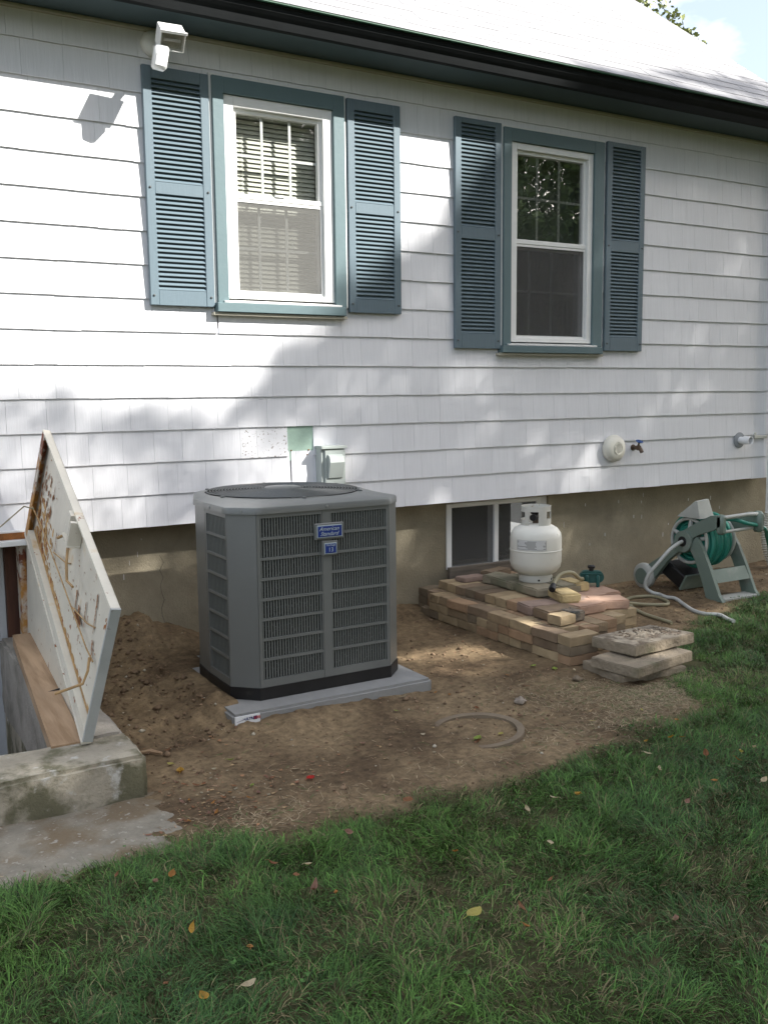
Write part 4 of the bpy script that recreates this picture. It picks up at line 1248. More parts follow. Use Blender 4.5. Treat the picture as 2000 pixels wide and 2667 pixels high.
stack = thing('paver_stack', (3.5, -.7, 0), 'low stepped stack of tan and brown pavers against the foundation', 'paver stack')
def brick(x, y, z, rot=0, L=bl, Wd=bwid, H=bh, me=None, parent=stack, name='brick'):
    me = me or rr.choice(bmeshes)
    o = bpy.data.objects.new(name, me); C.objects.link(o)
    o.parent = parent
    base = root_loc(parent) if parent else Vector((0, 0, 0))
    o.location = Vector((x, y, z)) - base
    o.rotation_euler = (rr.uniform(-.006, .006), rr.uniform(-.006, .006), rot + rr.uniform(-.03, .03))
    o.scale = (L / bl, Wd / bwid, H / bh)
    return o
# left face, courses 0-2: lengths along y from the front; 's' stretcher, 'h' header
pat = {0: 's' + 'hhh' + 's' + 'ss' + 'h', 1: 's' + 's' + 'ss' + 'hhh' + 's'[:0] + 'h' * 1 + 's', 2: 'h' + 's' + 'hh' + 's' + 's' + 's' + 'hh' + 'hh'}
XF = 3.190
for k in range(3):
    z = k * .0497 - .002
    y = -1.408
    # corner brick lies along x at the very front
    brick(XF + bl / 2 + rr.uniform(-.003, .003), y + bwid / 2, z, 0)
    y += bwid + .002
    seq = ['ss h s', 's hh s', 's hh s'][0]
    order = {0: 's h h h s s s s', 1: 's s h h h h s s', 2: 's h h s s s h h'}[k].split()
    for q_ in order:
        jx = rr.uniform(-.009, .009)
        ln_ = bl if q_ == 's' else bwid
        if y + ln_ > FY - .005: break
        if q_ == 's': brick(XF + bwid / 2 + jx, y + bl / 2, z, math.pi / 2)
        else: brick(XF + bl / 2 + jx, y + bwid / 2, z, 0)
        y += ln_ + .003
    while y + bwid < FY - .004:
        brick(XF + bl / 2 + .05, y + bwid / 2, z, 0); y += bwid + .003
# front faces stepping back to the right, courses 0-2
for k in range(3):
    z = k * .0497 - .002
    for (x0, yf, n_deep) in ((3.392, -1.297, 3), (3.492, -1.262, 3), (3.592, -1.225, 3), (3.692, -1.190, 3)):
        for j in range(n_deep):
            brick(x0 + bwid / 2 + rr.uniform(-.002, .002), yf + bl / 2 + j * (bl + .003), z, math.pi / 2)
    for j in range(6):
        brick(3.792 + bl / 2 - .03 + (0.012 if k < 2 else 0) + rr.uniform(-.005, .005), -1.098 + bwid / 2 + j * .0995, z, 0)
    for j in range(6):
        brick(3.95 + rr.uniform(-.01, .01), -.50 + j * .0995, z, 0)
for j in range(13):
    brick(3.386 + rr.uniform(-.002, .002), -1.225 + j * .0995 + .03, .0974, 0)
# 4th course
z = .1480
y = -.02 - bwid / 2
for j in range(8):
    for c_ in range(3):
        xx = 3.322 + bl / 2 + c_ * (bl + .003)
        brick(xx + rr.uniform(-.006, .006), y, z, 0)
    y -= bwid + .002
mmesh = brick_mesh('brick', .215, .145, .054, .009, 31, mauve_m)
def tumbled(name, x, y, z, rot, me, L, Wd, label=None, parent=stack):
    o = bpy.data.objects.new(name, me); C.objects.link(o)
    o.parent = parent
    o.location = Vector((x, y, z)) - (root_loc(parent) if parent else Vector((0, 0, 0)))
    o.rotation_euler = (rr.uniform(-.01, .01), rr.uniform(-.01, .01), rot)
    if label: o['label'] = label
    return o
tumbled('brick', 3.425, -.885, .150, R(-8), mmesh, .2, .14, 'mauve tumbled paver')
m2 = brick_mesh('brick', .215, .150, .054, .009, 33, brick_m[4])
tumbled('brick', 3.422, -1.035, .150, R(-4), m2, .2, .14)
tumbled('brick', 3.640, -.905, .150, R(-6), mmesh, .2, .14)
pk = brick_mesh('brick', .205, .150, .052, .008, 35, pink_m)
tumbled('brick', 3.640, -1.012, .150, R(2), pk, .2, .14, 'pink tumbled paver on the front step')
tumbled('brick', 3.830, -1.000, .150, R(-22), pk, .2, .14, 'pink tumbled paver at the outer corner')
tumbled('brick', 3.820, -.840, .150, R(-6), pk, .2, .14)
tumbled('brick', 3.965, -.800, .150, R(80), pk, .2, .14)
m3_ = brick_mesh('brick', .195, .12, .050, .007, 36, pink_m)
tumbled('brick', 3.95, -.60, .150, R(86), m3_, .2, .14)
# fifth course: long slabs under the tank
gs = brick_mesh('brick', .24, .17, .050, .010, 37, greyp_m)
tumbled('brick', 3.595, -.425, .200, R(86), gs, 0, 0); tumbled('brick', 3.588, -.675, .200, R(84), gs, 0, 0)
tumbled('brick', 3.765, -.43, .200, R(88), gs, 0, 0); tumbled('brick', 3.760, -.678, .1995, R(92), gs, 0, 0)

def loose(name, x, y, z, rot, L, Wd, H, bev, m, seed, label, tilt=(0, 0)):
    me = brick_mesh(name, L, Wd, H, bev, seed, m)
    o = bpy.data.objects.new(name, me); C.objects.link(o)
    o.location = (x, y, z); o.rotation_euler = (tilt[0], tilt[1], rot)
    return tag(o, label, 'paver', 'loose pavers lying on the stack')
loose('paver', 3.585, -.275, .201, R(20), .150, .105, .050, .006, greyp_m, 41, 'square-edged olive paver left of the tank, on the upper step')
loose('paver', 3.690, -.135, .201, R(15), .200, .10, .048, .008, brick_m[4], 42, 'rounded brown paver close behind, beside the basement window board')
loose('paver', 3.500, -.135, .1975, R(3), .19, .10, .028, .006, mauve_m, 47, 'thin reddish paver flat below the basement window board')
loose('paver', 3.838, -.700, .202, R(82), .20, .10, .052, .009, yellow_m, 43, 'pale buff paver behind the hose end, right of the tank', (0, .02))
loose('paver', 3.590, -.905, .203, R(72), .190, .125, .052, .012, yellow_m, 44, 'yellow rounded paver in front, below the hose end')
loose('paver', 3.345, -1.165, .152, R(6), .118, .098, .050, .004, brick_m[5], 45, 'half paver with a pale top standing at the front of the stack')
loose('paver', 3.452, -1.125, .151, R(10), .095, .110, .052, .008, moss_m, 46, 'dark mossy half paver just behind the pale half paver')

# three concrete slabs
def slab(x, y, z, rot, L, Wd, H, label, seed, top=False, tilt=(0, 0)):
    mb = MB(); rough_block(mb, -L / 2, L / 2, -Wd / 2, Wd / 2, 0, H, .03, .0022 if not top else .003, .004, seed)
    o = mb.build('concrete_slab', MT['slab'], None, smooth=True)
    if top:
        o.data.materials.append(MT['slabtop'])
        for p in o.data.polygons:
            if p.normal.z > .8: p.material_index = 1
    o.location = (x, y, z); o.rotation_euler = (tilt[0], tilt[1], rot)
    return tag(o, label, 'concrete slab', 'old concrete slabs piled by the lawn')
slab(3.40, -1.640, -.010, R(-8), .40, .30, .050, 'lowest worn concrete slab, half sunk in dead grass', 21)
slab(3.415, -1.680, .044, R(10), .46, .27, .050, 'middle worn concrete slab of the pile of three', 22)
slab(3.528, -1.575, .100, R(6), .462, .275, .052, 'topmost concrete slab, crusted with dry soil', 23, top=True, tilt=(R(-1.5), R(1)))
cr_ = MB(); q_ = random.Random(3)
for i in range(150):
    px = 3.528 + q_.gauss(0, .11); py = -1.575 + q_.gauss(0, .06)
    if abs(px - 3.528) > .21 or abs(py + 1.575) > .12: continue
    s_ = q_.uniform(.004, .011)
    b2 = bmesh.new(); bmesh.ops.create_icosphere(b2, subdivisions=1, radius=s_)
    for v in b2.verts: v.co = Vector((px, py, .153)) + Vector((v.co.x * q_.uniform(.8, 1.6), v.co.y * q_.uniform(.8, 1.5), v.co.z * .6))
    cr_.add(b2)
tag(cr_.build('soil_crumbs', MT['slabtop'], None), kind='stuff')

# board under the basement window
wbd = thing('window_board', (3.7, .1, .16), 'weathered grey board set on edge under the basement window', 'board')
MB().box(3.485, 4.05, .085, .115, .10, .243, .003).build('board_body', MT['board'], wbd)

# ------------------------------------------------------------------ propane tank
TX, TY, TZ = 3.668, -.556, .2505
tank = thing('propane_tank', (TX, TY, TZ), 'white propane tank standing on the paver stack', 'propane tank')
TR = .153
prof = [(0.060, .036), (.100, .044), (.128, .062), (.146, .088), (TR, .118), (TR, .186), (TR + .0025, .188), (TR + .0025, .193), (TR, .195), (TR, .262), (.147, .292), (.128, .318), (.098, .336), (.060, .346), (.001, .349)]
MB().lathe(prof, (TX, TY, TZ), 56).build('body', MT['tank'], tank, smooth=True)
MB().lathe([(.098, 0.0), (.100, .004), (.100, .030), (.092, .046), (.088, .046), (.096, .028), (.096, 0)], (TX, TY, TZ), 40, cap=False).build('foot_ring', MT['tanktop'], tank, smooth=True)
for a_ in (R(-118), R(-60)):
    MB().tube([(TX + .097 * math.cos(a_), TY + .097 * math.sin(a_), TZ + .016), (TX + .1015 * math.cos(a_), TY + .1015 * math.sin(a_), TZ + .016)], .0065, 10).build('drain_hole', MT['dark'], tank)
# collar: wrap band with openings
col = MB(); CR_ = .085; z0c, z1c = TZ + .338, TZ + .452
def band(a0, a1, za, zb, rad=CR_, th=.003, n_=10):
    prev = None
    for i in range(n_ + 1):
        a_ = R(a0 + (a1 - a0) * i / n_)
        ring = [col.bm.verts.new((TX + r_ * math.cos(a_), TY + r_ * math.sin(a_), z_)) for r_, z_ in ((rad, za), (rad + th, za), (rad + th, zb), (rad, zb))]
        if prev:
            for k in range(4): col.bm.faces.new((prev[k], prev[(k + 1) % 4], ring[(k + 1) % 4], ring[k]))
        else: col.bm.faces.new(ring)
        prev = ring
    col.bm.faces.new(prev[::-1])
# camera looks from direction about -124 deg; the valve gap opens towards about -150
band(-120, -84, z0c, z1c)               # plate right of the gap
band(-84, -50, z0c, z0c + .040); band(-84, -50, z1c - .030, z1c); band(-50, -20, z0c, z1c, n_=8)
band(-20, 60, z1c - .034, z1c, n_=14); band(-20, 60, z0c, z0c + .03, n_=14)
band(60, 100, z0c, z1c); band(100, 190, z1c - .034, z1c, n_=16); band(100, 186, z0c, z0c + .035, n_=14); band(186, 200, z0c, z1c, n_=4); band(200, 240, z1c - .030, z1c, n_=8)
col.build('collar', MT['tanktop'], tank, smooth=True)
col = MB()
vv = MB(); vv.lathe([(.020, 0), (.020, .022), (.014, .026), (.014, .060), (.008, .062)], (TX, TY, TZ + .346), 16)
vv.build('valve', MT['brass'], tank, smooth=True)
vk = MB(); vk.lathe([(.030, 0), (.033, .006), (.033, .018), (.026, .024)], (TX, TY, TZ + .402), 20)
vk.tube([(TX, TY, TZ + .385), (TX - .05, TY - .03, TZ + .385)], .020, 14); vk.build('valve_knob', MT['black'], tank, smooth=True)
# wrapped label built as thin curved patches
def tank_patch(a0, a1, za, zb, m, name, d=.0012, n_=24):
    mb = MB(); prev = None
    for i in range(n_ + 1):
        a_ = R(a0 + (a1 - a0) * i / n_)
        p = [mb.bm.verts.new((TX + (TR + d) * math.cos(a_), TY + (TR + d) * math.sin(a_), TZ + z_)) for z_ in (za, zb)]
        if prev: mb.bm.faces.new((prev[0], p[0], p[1], prev[1]))
        prev = p
    return mb.build(name, m, tank, smooth=True)
tank_patch(-174, -106, .202, .262, MT['labelgrey'], 'label_sheet')
q_ = random.Random(4)
lab = MB()
for row in range(9):
    zz = .205 + row * .0060
    for (a0, a1) in ((-173, -147), (-133, -107)):
        if q_.random() < .25: continue
        s0 = a0 + q_.uniform(0, 6); s1 = a1 - q_.uniform(0, 8)
        prev = None
        for i in range(9):
            a_ = R(s0 + (s1 - s0) * i / 8)
            p = [lab.bm.verts.new((TX + (TR + .002) * math.cos(a_), TY + (TR + .002) * math.sin(a_), TZ + z_)) for z_ in (zz, zz + .0032)]
            if prev: lab.bm.faces.new((prev[0], p[0], p[1], prev[1]))
            prev = p
for zz in (.203, .2585):
    prev = None
    for i in range(25):
        a_ = R(-173 + 66 * i / 24)
        p = [lab.bm.verts.new((TX + (TR + .0023) * math.cos(a_), TY + (TR + .0023) * math.sin(a_), TZ + z_)) for z_ in (zz, zz + .002)]
        if prev: lab.bm.faces.new((prev[0], p[0], p[1], prev[1]))
        prev = p
lab.build('label_print', MT['labelwhite'], tank, smooth=True)

# ------------------------------------------------------------------ hose timer (green two-outlet block)
ht = thing('water_timer', (3.98, -.70, .2), 'dark green two-valve water timer set on the pavers right of the tank', 'water timer')
RT = Euler((0, 0, R(-38))).to_matrix(); pt = (3.985, -.70, .2)
hb_ = MB()
b2 = bmesh.new(); bmesh.ops.create_cone(b2, segments=24, radius1=.036, radius2=.036, depth=.045, cap_ends=True)
for v in b2.verts:
    x_, y_, z_ = v.co
    v.co = Vector((pt[0] + x_ + (.035 if x_ > 0 else -.035), pt[1] + z_, pt[2] + .062 + y_))
hb_.add(b2, RT, pt)
hb_.build('housing', MT['greenp'], ht, smooth=True)
for sx in (-.030, .034):
    h2 = MB(); h2.box(pt[0] + sx - .010, pt[0] + sx + .010, pt[1] - .044, pt[1] - .024, pt[2] + .002, pt[2] + .075, .005, RT, pt)
    h2.build('outlet', MT['greenp'], ht, smooth=True)
MB().box(pt[0] - .060, pt[0] + .060, pt[1] - .030, pt[1] - .02, pt[2] + .078, pt[2] + .084, .001, RT, pt).build('front_rib', MT['greenp'], ht)
MB().lathe([(.014, 0), (.014, .020), (.021, .022), (.023, .034), (.016, .040)], (pt[0] - .004, pt[1], pt[2] + .092), 14).build('inlet_cap', MT['black'], ht, smooth=True)

# ------------------------------------------------------------------ hoses
def smooth_path(pts, n_=10):
    P = [Vector(p) for p in pts]; out = []
    P = [P[0] * 2 - P[1]] + P + [P[-1] * 2 - P[-2]]
    for i in range(1, len(P) - 2):
        a_, b_, c_, d_ = P[i - 1:i + 3]
        for k in range(n_):
            t_ = k / n_
            out.append(.5 * ((2 * b_) + (c_ - a_) * t_ + (2 * a_ - 5 * b_ + 4 * c_ - d_) * t_ ** 2 + (3 * b_ - a_ - 3 * c_ + d_) * t_ ** 3))
    out.append(P[-2]); return out
def gz_(x, y): return float(ground_h(x, y))
th = thing('hose_end', (3.6, -.85, .28), 'short khaki hose end with black coupling lying over the pavers', 'hose')
pth = smooth_path([(3.530, -.875, .278), (3.575, -.845, .300), (3.63, -.83, .332), (3.71, -.83, .335), (3.79, -.80, .290), (3.88, -.735, .262), (3.93, -.64, .225), (4.02, -.60, .16), (4.10, -.62, .06), (4.14, -.66, .02)])
MB().tube(pth, .0115, 12).build('hose_tube', MT['hoseb'], th, smooth=True)
MB().tube([(3.512, -.890, .266), (3.521, -.882, .272), (3.545, -.864, .287)], [.018, .020, .016], 14).build('coupling', MT['black'], th, smooth=True)
kh = thing('khaki_hose', (4.5, -.6, 0), 'khaki hose looped on the soil beside the paver stack', 'hose')
loop = [(4.14, -.66), (4.30, -.66), (4.447, -.585), (4.462, -.52), (4.545, -.445), (4.66, -.428), (4.735, -.490), (4.728, -.60), (4.666, -.680), (4.585, -.700), (4.50, -.640), (4.40, -.60), (4.34, -.66), (4.319, -.80), (4.31, -.93), (4.30, -1.05)]
lp = []
for i, (x_, y_) in enumerate(loop): lp.append((x_, y_, gz_(x_, y_) + .010 + (.014 if i in (11, 12) else 0)))
MB().tube(smooth_path(lp), .0115, 10).build('hose_tube', MT['hoseb'], kh, smooth=True)

# hose reel cart -----------------------------------------------------
reel = thing('hose_reel_cart', (5.15, -.5, 0), 'sage green wheeled hose reel cart leaning by the foundation', 'hose reel')
XN, XF_ = 4.995, 5.345
hub = (-.500, .363)
def side_frame(x0, x1, sign):
    """profile in (y,z): arm from wheel to handle plus front leg"""
    mb = MB()
    arm = [(-.215, .035), (-.105, .105), (-.30, .235), (-.42, .355), (-.445, .415), (-.50, .440), (-.60, .500), (-.72, .560), (-.790, .565), (-.800, .500), (-.74, .465), (-.64, .430), (-.575, .395), (-.560, .330), (-.510, .285), (-.445, .280), (-.36, .210)]
    mb.prism(arm[::-1], 'x', x0, x1)
    leg = [(-.555, .350), (-.585, .400), (-.640, .290), (-.700, .150), (-.745, .0), (-.835, .0), (-.838, .02), (-.800, .15)]
    leg = [(-.545, .330), (-.600, .405), (-.655, .330), (-.725, .200), (-.800, .040), (-.835, .0), (-.700, .0), (-.665, .10), (-.61, .22)]
    mb.prism(leg, 'x', x0 + .003, x1 - .003)
    return mb.build('side_frame', MT['reel'], reel)
side_frame(XN, XN + .034, 1); side_frame(XF_, XF_ + .03, -1)
# front H panel between the legs
def lerp_leg(z):
    return -.820 + (.65 * 0) if z < 0 else None
for (za, zb, ya, yb) in ((.115, .195, -.765, -.722), (.0, .022, -.835, -.70)):
    if zb > .1:
        mb = MB(); mb.hexa([(XN + .034, ya, za), (XF_, ya, za), (XF_, ya + .012, za), (XN + .034, ya + .012, za),
                            (XN + .034, yb, zb), (XF_, yb, zb), (XF_, yb + .012, zb), (XN + .034, yb + .012, zb)])
        mb.build('cross_panel', MT['reel'], reel)
    else:
        MB().box(XN + .033, XF_ + .001, -.83, -.72, .0, .018, .002).build('foot_plate', MT['reell'], reel)
mb = MB()
mb.hexa([(XN + .036, -.61, .40), (XN + .058, -.61, .40), (XN + .058, -.585, .40), (XN + .036, -.585, .40),
         (XN + .036, -.80, .0), (XN + .062, -.80, .0), (XN + .062, -.775, .0), (XN + .036, -.775, .0)]); mb.bm.free()
# handle
hp = MB()
hp.tube([(XN + .02, -.785, .548), (XF_ - .08, -.785, .555), (XF_ + .02, -.80, .553), (XF_ + .06, -.80, .530)], .014, 10)
hp.tube([(XN + .02, -.785, .455), (XF_ - .02, -.785, .462)], .011, 10)
hp.build('handle_bar', MT['reell'], reel, smooth=True)
hq = MB(); hq.box(XF_ - .005, XF_ + .055, -.83, -.755, .43, .572, .020); hq.build('handle_grip', MT['reel'], reel, smooth=True)
hq = MB(); hq.box(XN + .0, XN + .055, -.81, -.755, .44, .57, .015); hq.build('handle_end', MT['reel'], reel, smooth=True)
# tray box on top
mb = MB(); mb.hexa([(XN + .015, -.615, .525), (XN + .155, -.615, .525), (XN + .155, -.42, .525), (XN + .015, -.42, .525),
                    (XN + .015, -.590, .640), (XN + .125, -.590, .650), (XN + .125, -.57, .650), (XN + .015, -.57, .640)])
mb.build('hose_guide_box', MT['reell'], reel)
# hub and wheels
MB().lathe([(.072, -.012), (.072, .002), (.052, .004), (.050, -.006), (.038, -.008)], (XN - .003, hub[0], hub[1]), 32, 'x').build('hub_ring', MT['reel'], reel, smooth=True)
MB().lathe([(.034, -.014), (.034, .004)], (XN - .006, hub[0], hub[1]), 24, 'x').build('hub_socket', MT['black'], reel, smooth=True)
for xw in (XN - .012, XF_ + .012):
    w_ = MB().lathe([(.02, -.020), (.078, -.016), (.090, -.006), (.092, .010), (.090, .026), (.03, .028)], (xw, -.150, .072), 32, 'x').build('wheel', MT['reell'], reel, smooth=True)
    MB().lathe([(.055, -.0235), (.058, -.0195)], (xw, -.150, .072), 24, 'x').build('wheel_disc', MT['reel'], w_, smooth=True)
MB().tube([(XN, -.150, .072), (XF_ + .01, -.150, .072)], .010, 8).build('axle', MT['wire'], reel)
MB().box(XN + .05, XF_ - .02, -.46, -.26, .055, .160, .01, Euler((R(28), 0, 0)).to_matrix(), (5.2, -.36, .1)).build('storage_tray', MT['black'], reel)
MB().box(XN + .045, XF_ - .015, -.47, -.455, .055, .175, .002, Euler((R(28), 0, 0)).to_matrix(), (5.2, -.36, .1)).build('tray_front', MT['reel'], reel)
for xw in (XN + .050, XF_ - .03):
    dsk = MB()
    ring = [(xw, hub[0] + .150 * math.cos(a_), hub[1] + .150 * math.sin(a_)) for a_ in [i * math.pi / 16 for i in range(32)]]
    dsk.tube(ring, .012, 8, closed=True)
    for i in range(5):
        a_ = i * 2 * math.pi / 5 + .4
        dsk.tube([(xw, hub[0] + .03 * math.cos(a_), hub[1] + .03 * math.sin(a_)), (xw, hub[0] + .15 * math.cos(a_), hub[1] + .15 * math.sin(a_))], [.022, .012], 8)
    dsk.build('spool_flange', MT['reell'], reel, smooth=True)
MB().lathe([(.07, 0), (.07, .26)], (XN + .055, hub[0], hub[1]), 24, 'x').build('spool_drum', MT['reel'], reel, smooth=True)
# green hose: wound turns and the free run
gh = thing('green_hose', (5.2, -.5, .36), 'green garden hose wound on the reel with one end trailing to the ground', 'hose')
q_ = random.Random(8)
co_ = MB(); 
turns = []
for layer, (rad, cnt_) in enumerate(((.100, 8), (.125, 8), (.150, 8), (.172, 7))):
    for i in range(cnt_):
        x0 = XN + .075 + (i + .5 * (layer % 2)) * .0275
        ph = q_.uniform(0, 6.28); am = q_.uniform(.003, .012)
        ring = []
        for k in range(40):
            a_ = 2 * math.pi * k / 40
            r_ = rad + am * math.sin(2 * a_ + ph)
            ring.append((x0 + .010 * math.sin(a_ + ph), hub[0] + r_ * math.cos(a_), hub[1] + r_ * math.sin(a_)))
        co_.tube(ring, .0135, 8, closed=True)
co_.build('hose_coil', MT['hoseg'], gh, smooth=True)
fr_ = smooth_path([(5.13, -.62, .52), (5.17, -.76, .525), (5.245, -.80, .500), (5.35, -.80, .478), (5.47, -.77, .44), (5.56, -.72, .375), (5.64, -.68, .295), (5.71, -.64, .20), (5.80, -.61, .11), (5.92, -.62, .035), (6.1, -.70, .022), (6.35, -.80, .02)])
MB().tube(fr_, .0135, 10).build('hose_run', MT['hoseg'], gh, smooth=True)
# grey leader hose
lh = thing('grey_hose', (4.8, -.7, 0), 'pale grey hose running from the reel hub to the lawn edge', 'hose')
lp = [(4.985, -.500, .363), (4.93, -.51, .355), (4.86, -.50, .315), (4.795, -.47, .235), (4.745, -.43, .150), (4.735, -.41, .070), (4.765, -.44, .028), (4.80, -.48, .016)]
for (x_, y_) in ((4.775, -.56), (4.785, -.63), (4.745, -.74), (4.665, -.89), (4.645, -1.0), (4.68, -1.075), (4.64, -1.18), (4.60, -1.25)):
    lp.append((x_, y_, gz_(x_, y_) + .012))
MB().tube(smooth_path(lp), .0125, 12).build('hose_tube', MT['hosew'], lh, smooth=True)

# ------------------------------------------------------------------ ring in the soil, stone
rg_ = thing('cover_ring', (2.25, -1.90, 0), 'round rim of a buried cover showing in the bare soil', 'cover ring')
mb = MB()
mb.lathe([(.165, -.03), (.165, .010), (.180, .014), (.194, .011), (.198, -.03)], (2.252, -1.905, 0), 64, cap=False)
ro_ = mb.build('rim', MT['iron'], rg_, smooth=True)
ro_.rotation_euler = (0, 0, 0)
for v in ro_.data.vertices:
    p = v.co
    v.co.z += (-.016 if p.x < -.10 else 0) + gz_(2.25, -1.9) - .003 + (p.x) * .05
def stone_(x, y, s_, label, seed, name='stone', m=None):
    b2 = bmesh.new(); bmesh.ops.create_icosphere(b2, subdivisions=3, radius=s_)
    from mathutils import noise as mn
    for v in b2.verts:
        v.co += mn.noise_vector(v.co * (1.4 / s_) * .9 + Vector((seed, 0, 0))) * s_ * .5
        v.co.z *= .65
    me = bpy.data.meshes.new(name); b2.to_mesh(me); b2.free(); me.materials.append(m or MT['stone'])
    me.polygons.foreach_set('use_smooth', [True] * len(me.polygons))
    o = bpy.data.objects.new(name, me); C.objects.link(o)
    o.location = (x, y, gz_(x, y) + s_ * .35)
    return tag(o, label, 'stone')
stone_(2.615, -1.735, .026, 'fist-sized lumpy stone on the soil above the cover ring', 2)
stone_(3.05, -1.62, .022, 'dark clod of earth left of the concrete slabs', 5, 'soil_clod', MT['iron'])

# ------------------------------------------------------------------ leaves
def leaf_obj(x, y, L, Wd, rot, col_, label=None, group=None, cup=.25, z=None, tilt=(0, 0)):
    mb = MB(); n_ = 6
    top = []; 
    vs = []
    for i in range(n_ + 1):
        t_ = i / n_; hw = Wd / 2 * math.sin(math.pi * min(1, t_ * .96 + .02)) ** .8
        xx = (t_ - .5) * L; zz = cup * L * ((t_ - .5) ** 2) * 2
        vs.append((mb.bm.verts.new((xx, hw, zz + cup * hw)), mb.bm.verts.new((xx, 0, zz)), mb.bm.verts.new((xx, -hw, zz + cup * hw))))
    for a_, b_ in zip(vs, vs[1:]):
        mb.bm.faces.new((a_[0], b_[0], b_[1], a_[1])); mb.bm.faces.new((a_[1], b_[1], b_[2], a_[2]))
    mb.tube([(-L * .5, 0, cup * L * .5), (-L * .75, L * .05, cup * L * .2)], .0008, 4)
    bmesh.ops.solidify(mb.bm, geom=mb.bm.faces[:], thickness=.0006)
    key = 'leaf_%s' % label_key(col_)
    m = bpy.data.materials.get(key) or mat(key, col_, .6, .2, 60, .2, 80)
    o = mb.build('fallen_leaf', m, None)
    o.location = (x, y, (gz_(x, y) + .006) if z is None else z); o.rotation_euler = (tilt[0], tilt[1], rot)
    return tag(o, label, 'leaf', group)
def label_key(c_):
    return {(.50, .03, .02): 'red', (.50, .30, .05): 'amber', (.48, .42, .12): 'yellow', (.28, .13, .06): 'brown', (.55, .47, .32): 'cream', (.30, .17, .12): 'tan', (.40, .19, .05): 'orange', (.30, .38, .08): 'lime'}.get(c_, 'plain')
RED, AMB, YEL, BRN, CRM, TAN, ORG, LIM = (.50, .03, .02), (.50, .30, .05), (.48, .42, .12), (.28, .13, .06), (.55, .47, .32), (.30, .17, .12), (.40, .19, .05), (.30, .38, .08)
leaf_obj(1.436, -2.021, .035, .030, .4, RED, 'bright red leaf alone on the bare soil', z=gz_(1.436, -2.021) + .008)
leaf_obj(1.069, -1.684, .040, .030, 1.2, AMB, 'curled amber leaf on the soil near the hatch curb', cup=.6)
leaf_obj(1.352, -3.13, .055, .035, .3, YEL, 'largest pale yellow leaf lying on the lawn', z=.065)
leaf_obj(1.056, -2.817, .055, .018, .9, TAN, 'long curled brown leaf on the middle of the lawn', cup=.7, z=.07)
leaf_obj(0.749, -3.103, .040, .022, .2, CRM, 'cream leaf on the lawn near the bottom of the view', cup=.5, z=.06)
leaf_obj(1.588, -2.434, .04, .036, .5, BRN, 'round brown leaf at the lawn edge in front of the condenser', z=.05)
leaf_obj(1.06, -1.60, .03, .02, 2.2, YEL, 'small yellow leaf next to the amber leaf')
leaf_obj(3.02, -1.33, .035, .025, .2, LIM, 'lime leaf on the soil left of the paver corner')
leaf_obj(3.10, -1.40, .045, .03, 1.0, LIM, 'larger lime leaf by the foot of the paver corner')
leaf_obj(2.20, -1.98, .05, .03, .5, LIM, 'lime leaf inside the buried cover ring')
leaf_obj(2.31, -1.99, .03, .02, .5, YEL, 'yellow leaf inside the buried cover ring')
q_ = random.Random(21)
for i in range(34):
    while True:
        x = q_.uniform(.5, 4.2); y = q_.uniform(-3.6, -2.25)
        d = Vector((x, y, 0)) - M.translation; dep = d.dot(fw); u_ = d.dot(rt2) / dep * 2500; v_ = d.dot(up2) / dep * 2500
        if lawn_edge(x) > y + .08 and abs(u_) < 990 and v_ > -1320: break
    c_ = q_.choice((YEL, BRN, AMB, ORG, TAN, CRM))
    leaf_obj(x, y, q_.uniform(.018, .036), q_.uniform(.012, .022), q_.uniform(0, 6), c_, 'small %s fallen leaf lying in the grass of the lawn' % label_key(c_), 'small leaves fallen on the lawn', cup=q_.uniform(.2, .7), z=.035 + q_.uniform(0, .025), tilt=(q_.uniform(-.5, .5), q_.uniform(-.5, .5)))
for i in range(44):
    while True:
        x = q_.uniform(.95, 3.2); y = q_.uniform(-2.25, -1.35)
        if i < 22: x = q_.gauss(1.02, .10); y = q_.gauss(-2.0, .12)
        if lawn_edge(x) < y - .03 and x > .93 and not (1.4 < x < 2.42 and y > -1.36): break
    c_ = q_.choice((TAN, BRN, ORG, TAN, YEL, LIM, CRM)) if i > 21 else q_.choice((TAN, BRN, ORG, BRN))
    leaf_obj(x, y, q_.uniform(.014, .030), q_.uniform(.008, .016), q_.uniform(0, 6), c_, 'small %s fallen leaf lying on the bare soil' % label_key(c_), 'small leaves fallen on the soil', cup=q_.uniform(.1, .6), tilt=(q_.uniform(-.3, .3), q_.uniform(-.3, .3)))
stk = MB(); stk.tube([(1.000, -1.405, gz_(1.0, -1.4) + .010), (1.035, -1.43, gz_(1.03, -1.43) + .012), (1.068, -1.470, gz_(1.07, -1.47) + .010)], [.007, .009, .006], 6)
tag(stk.build('wood_chip', MT['beam'], None), 'pale wood chip on the soil beside the hatch curb', 'wood chip')

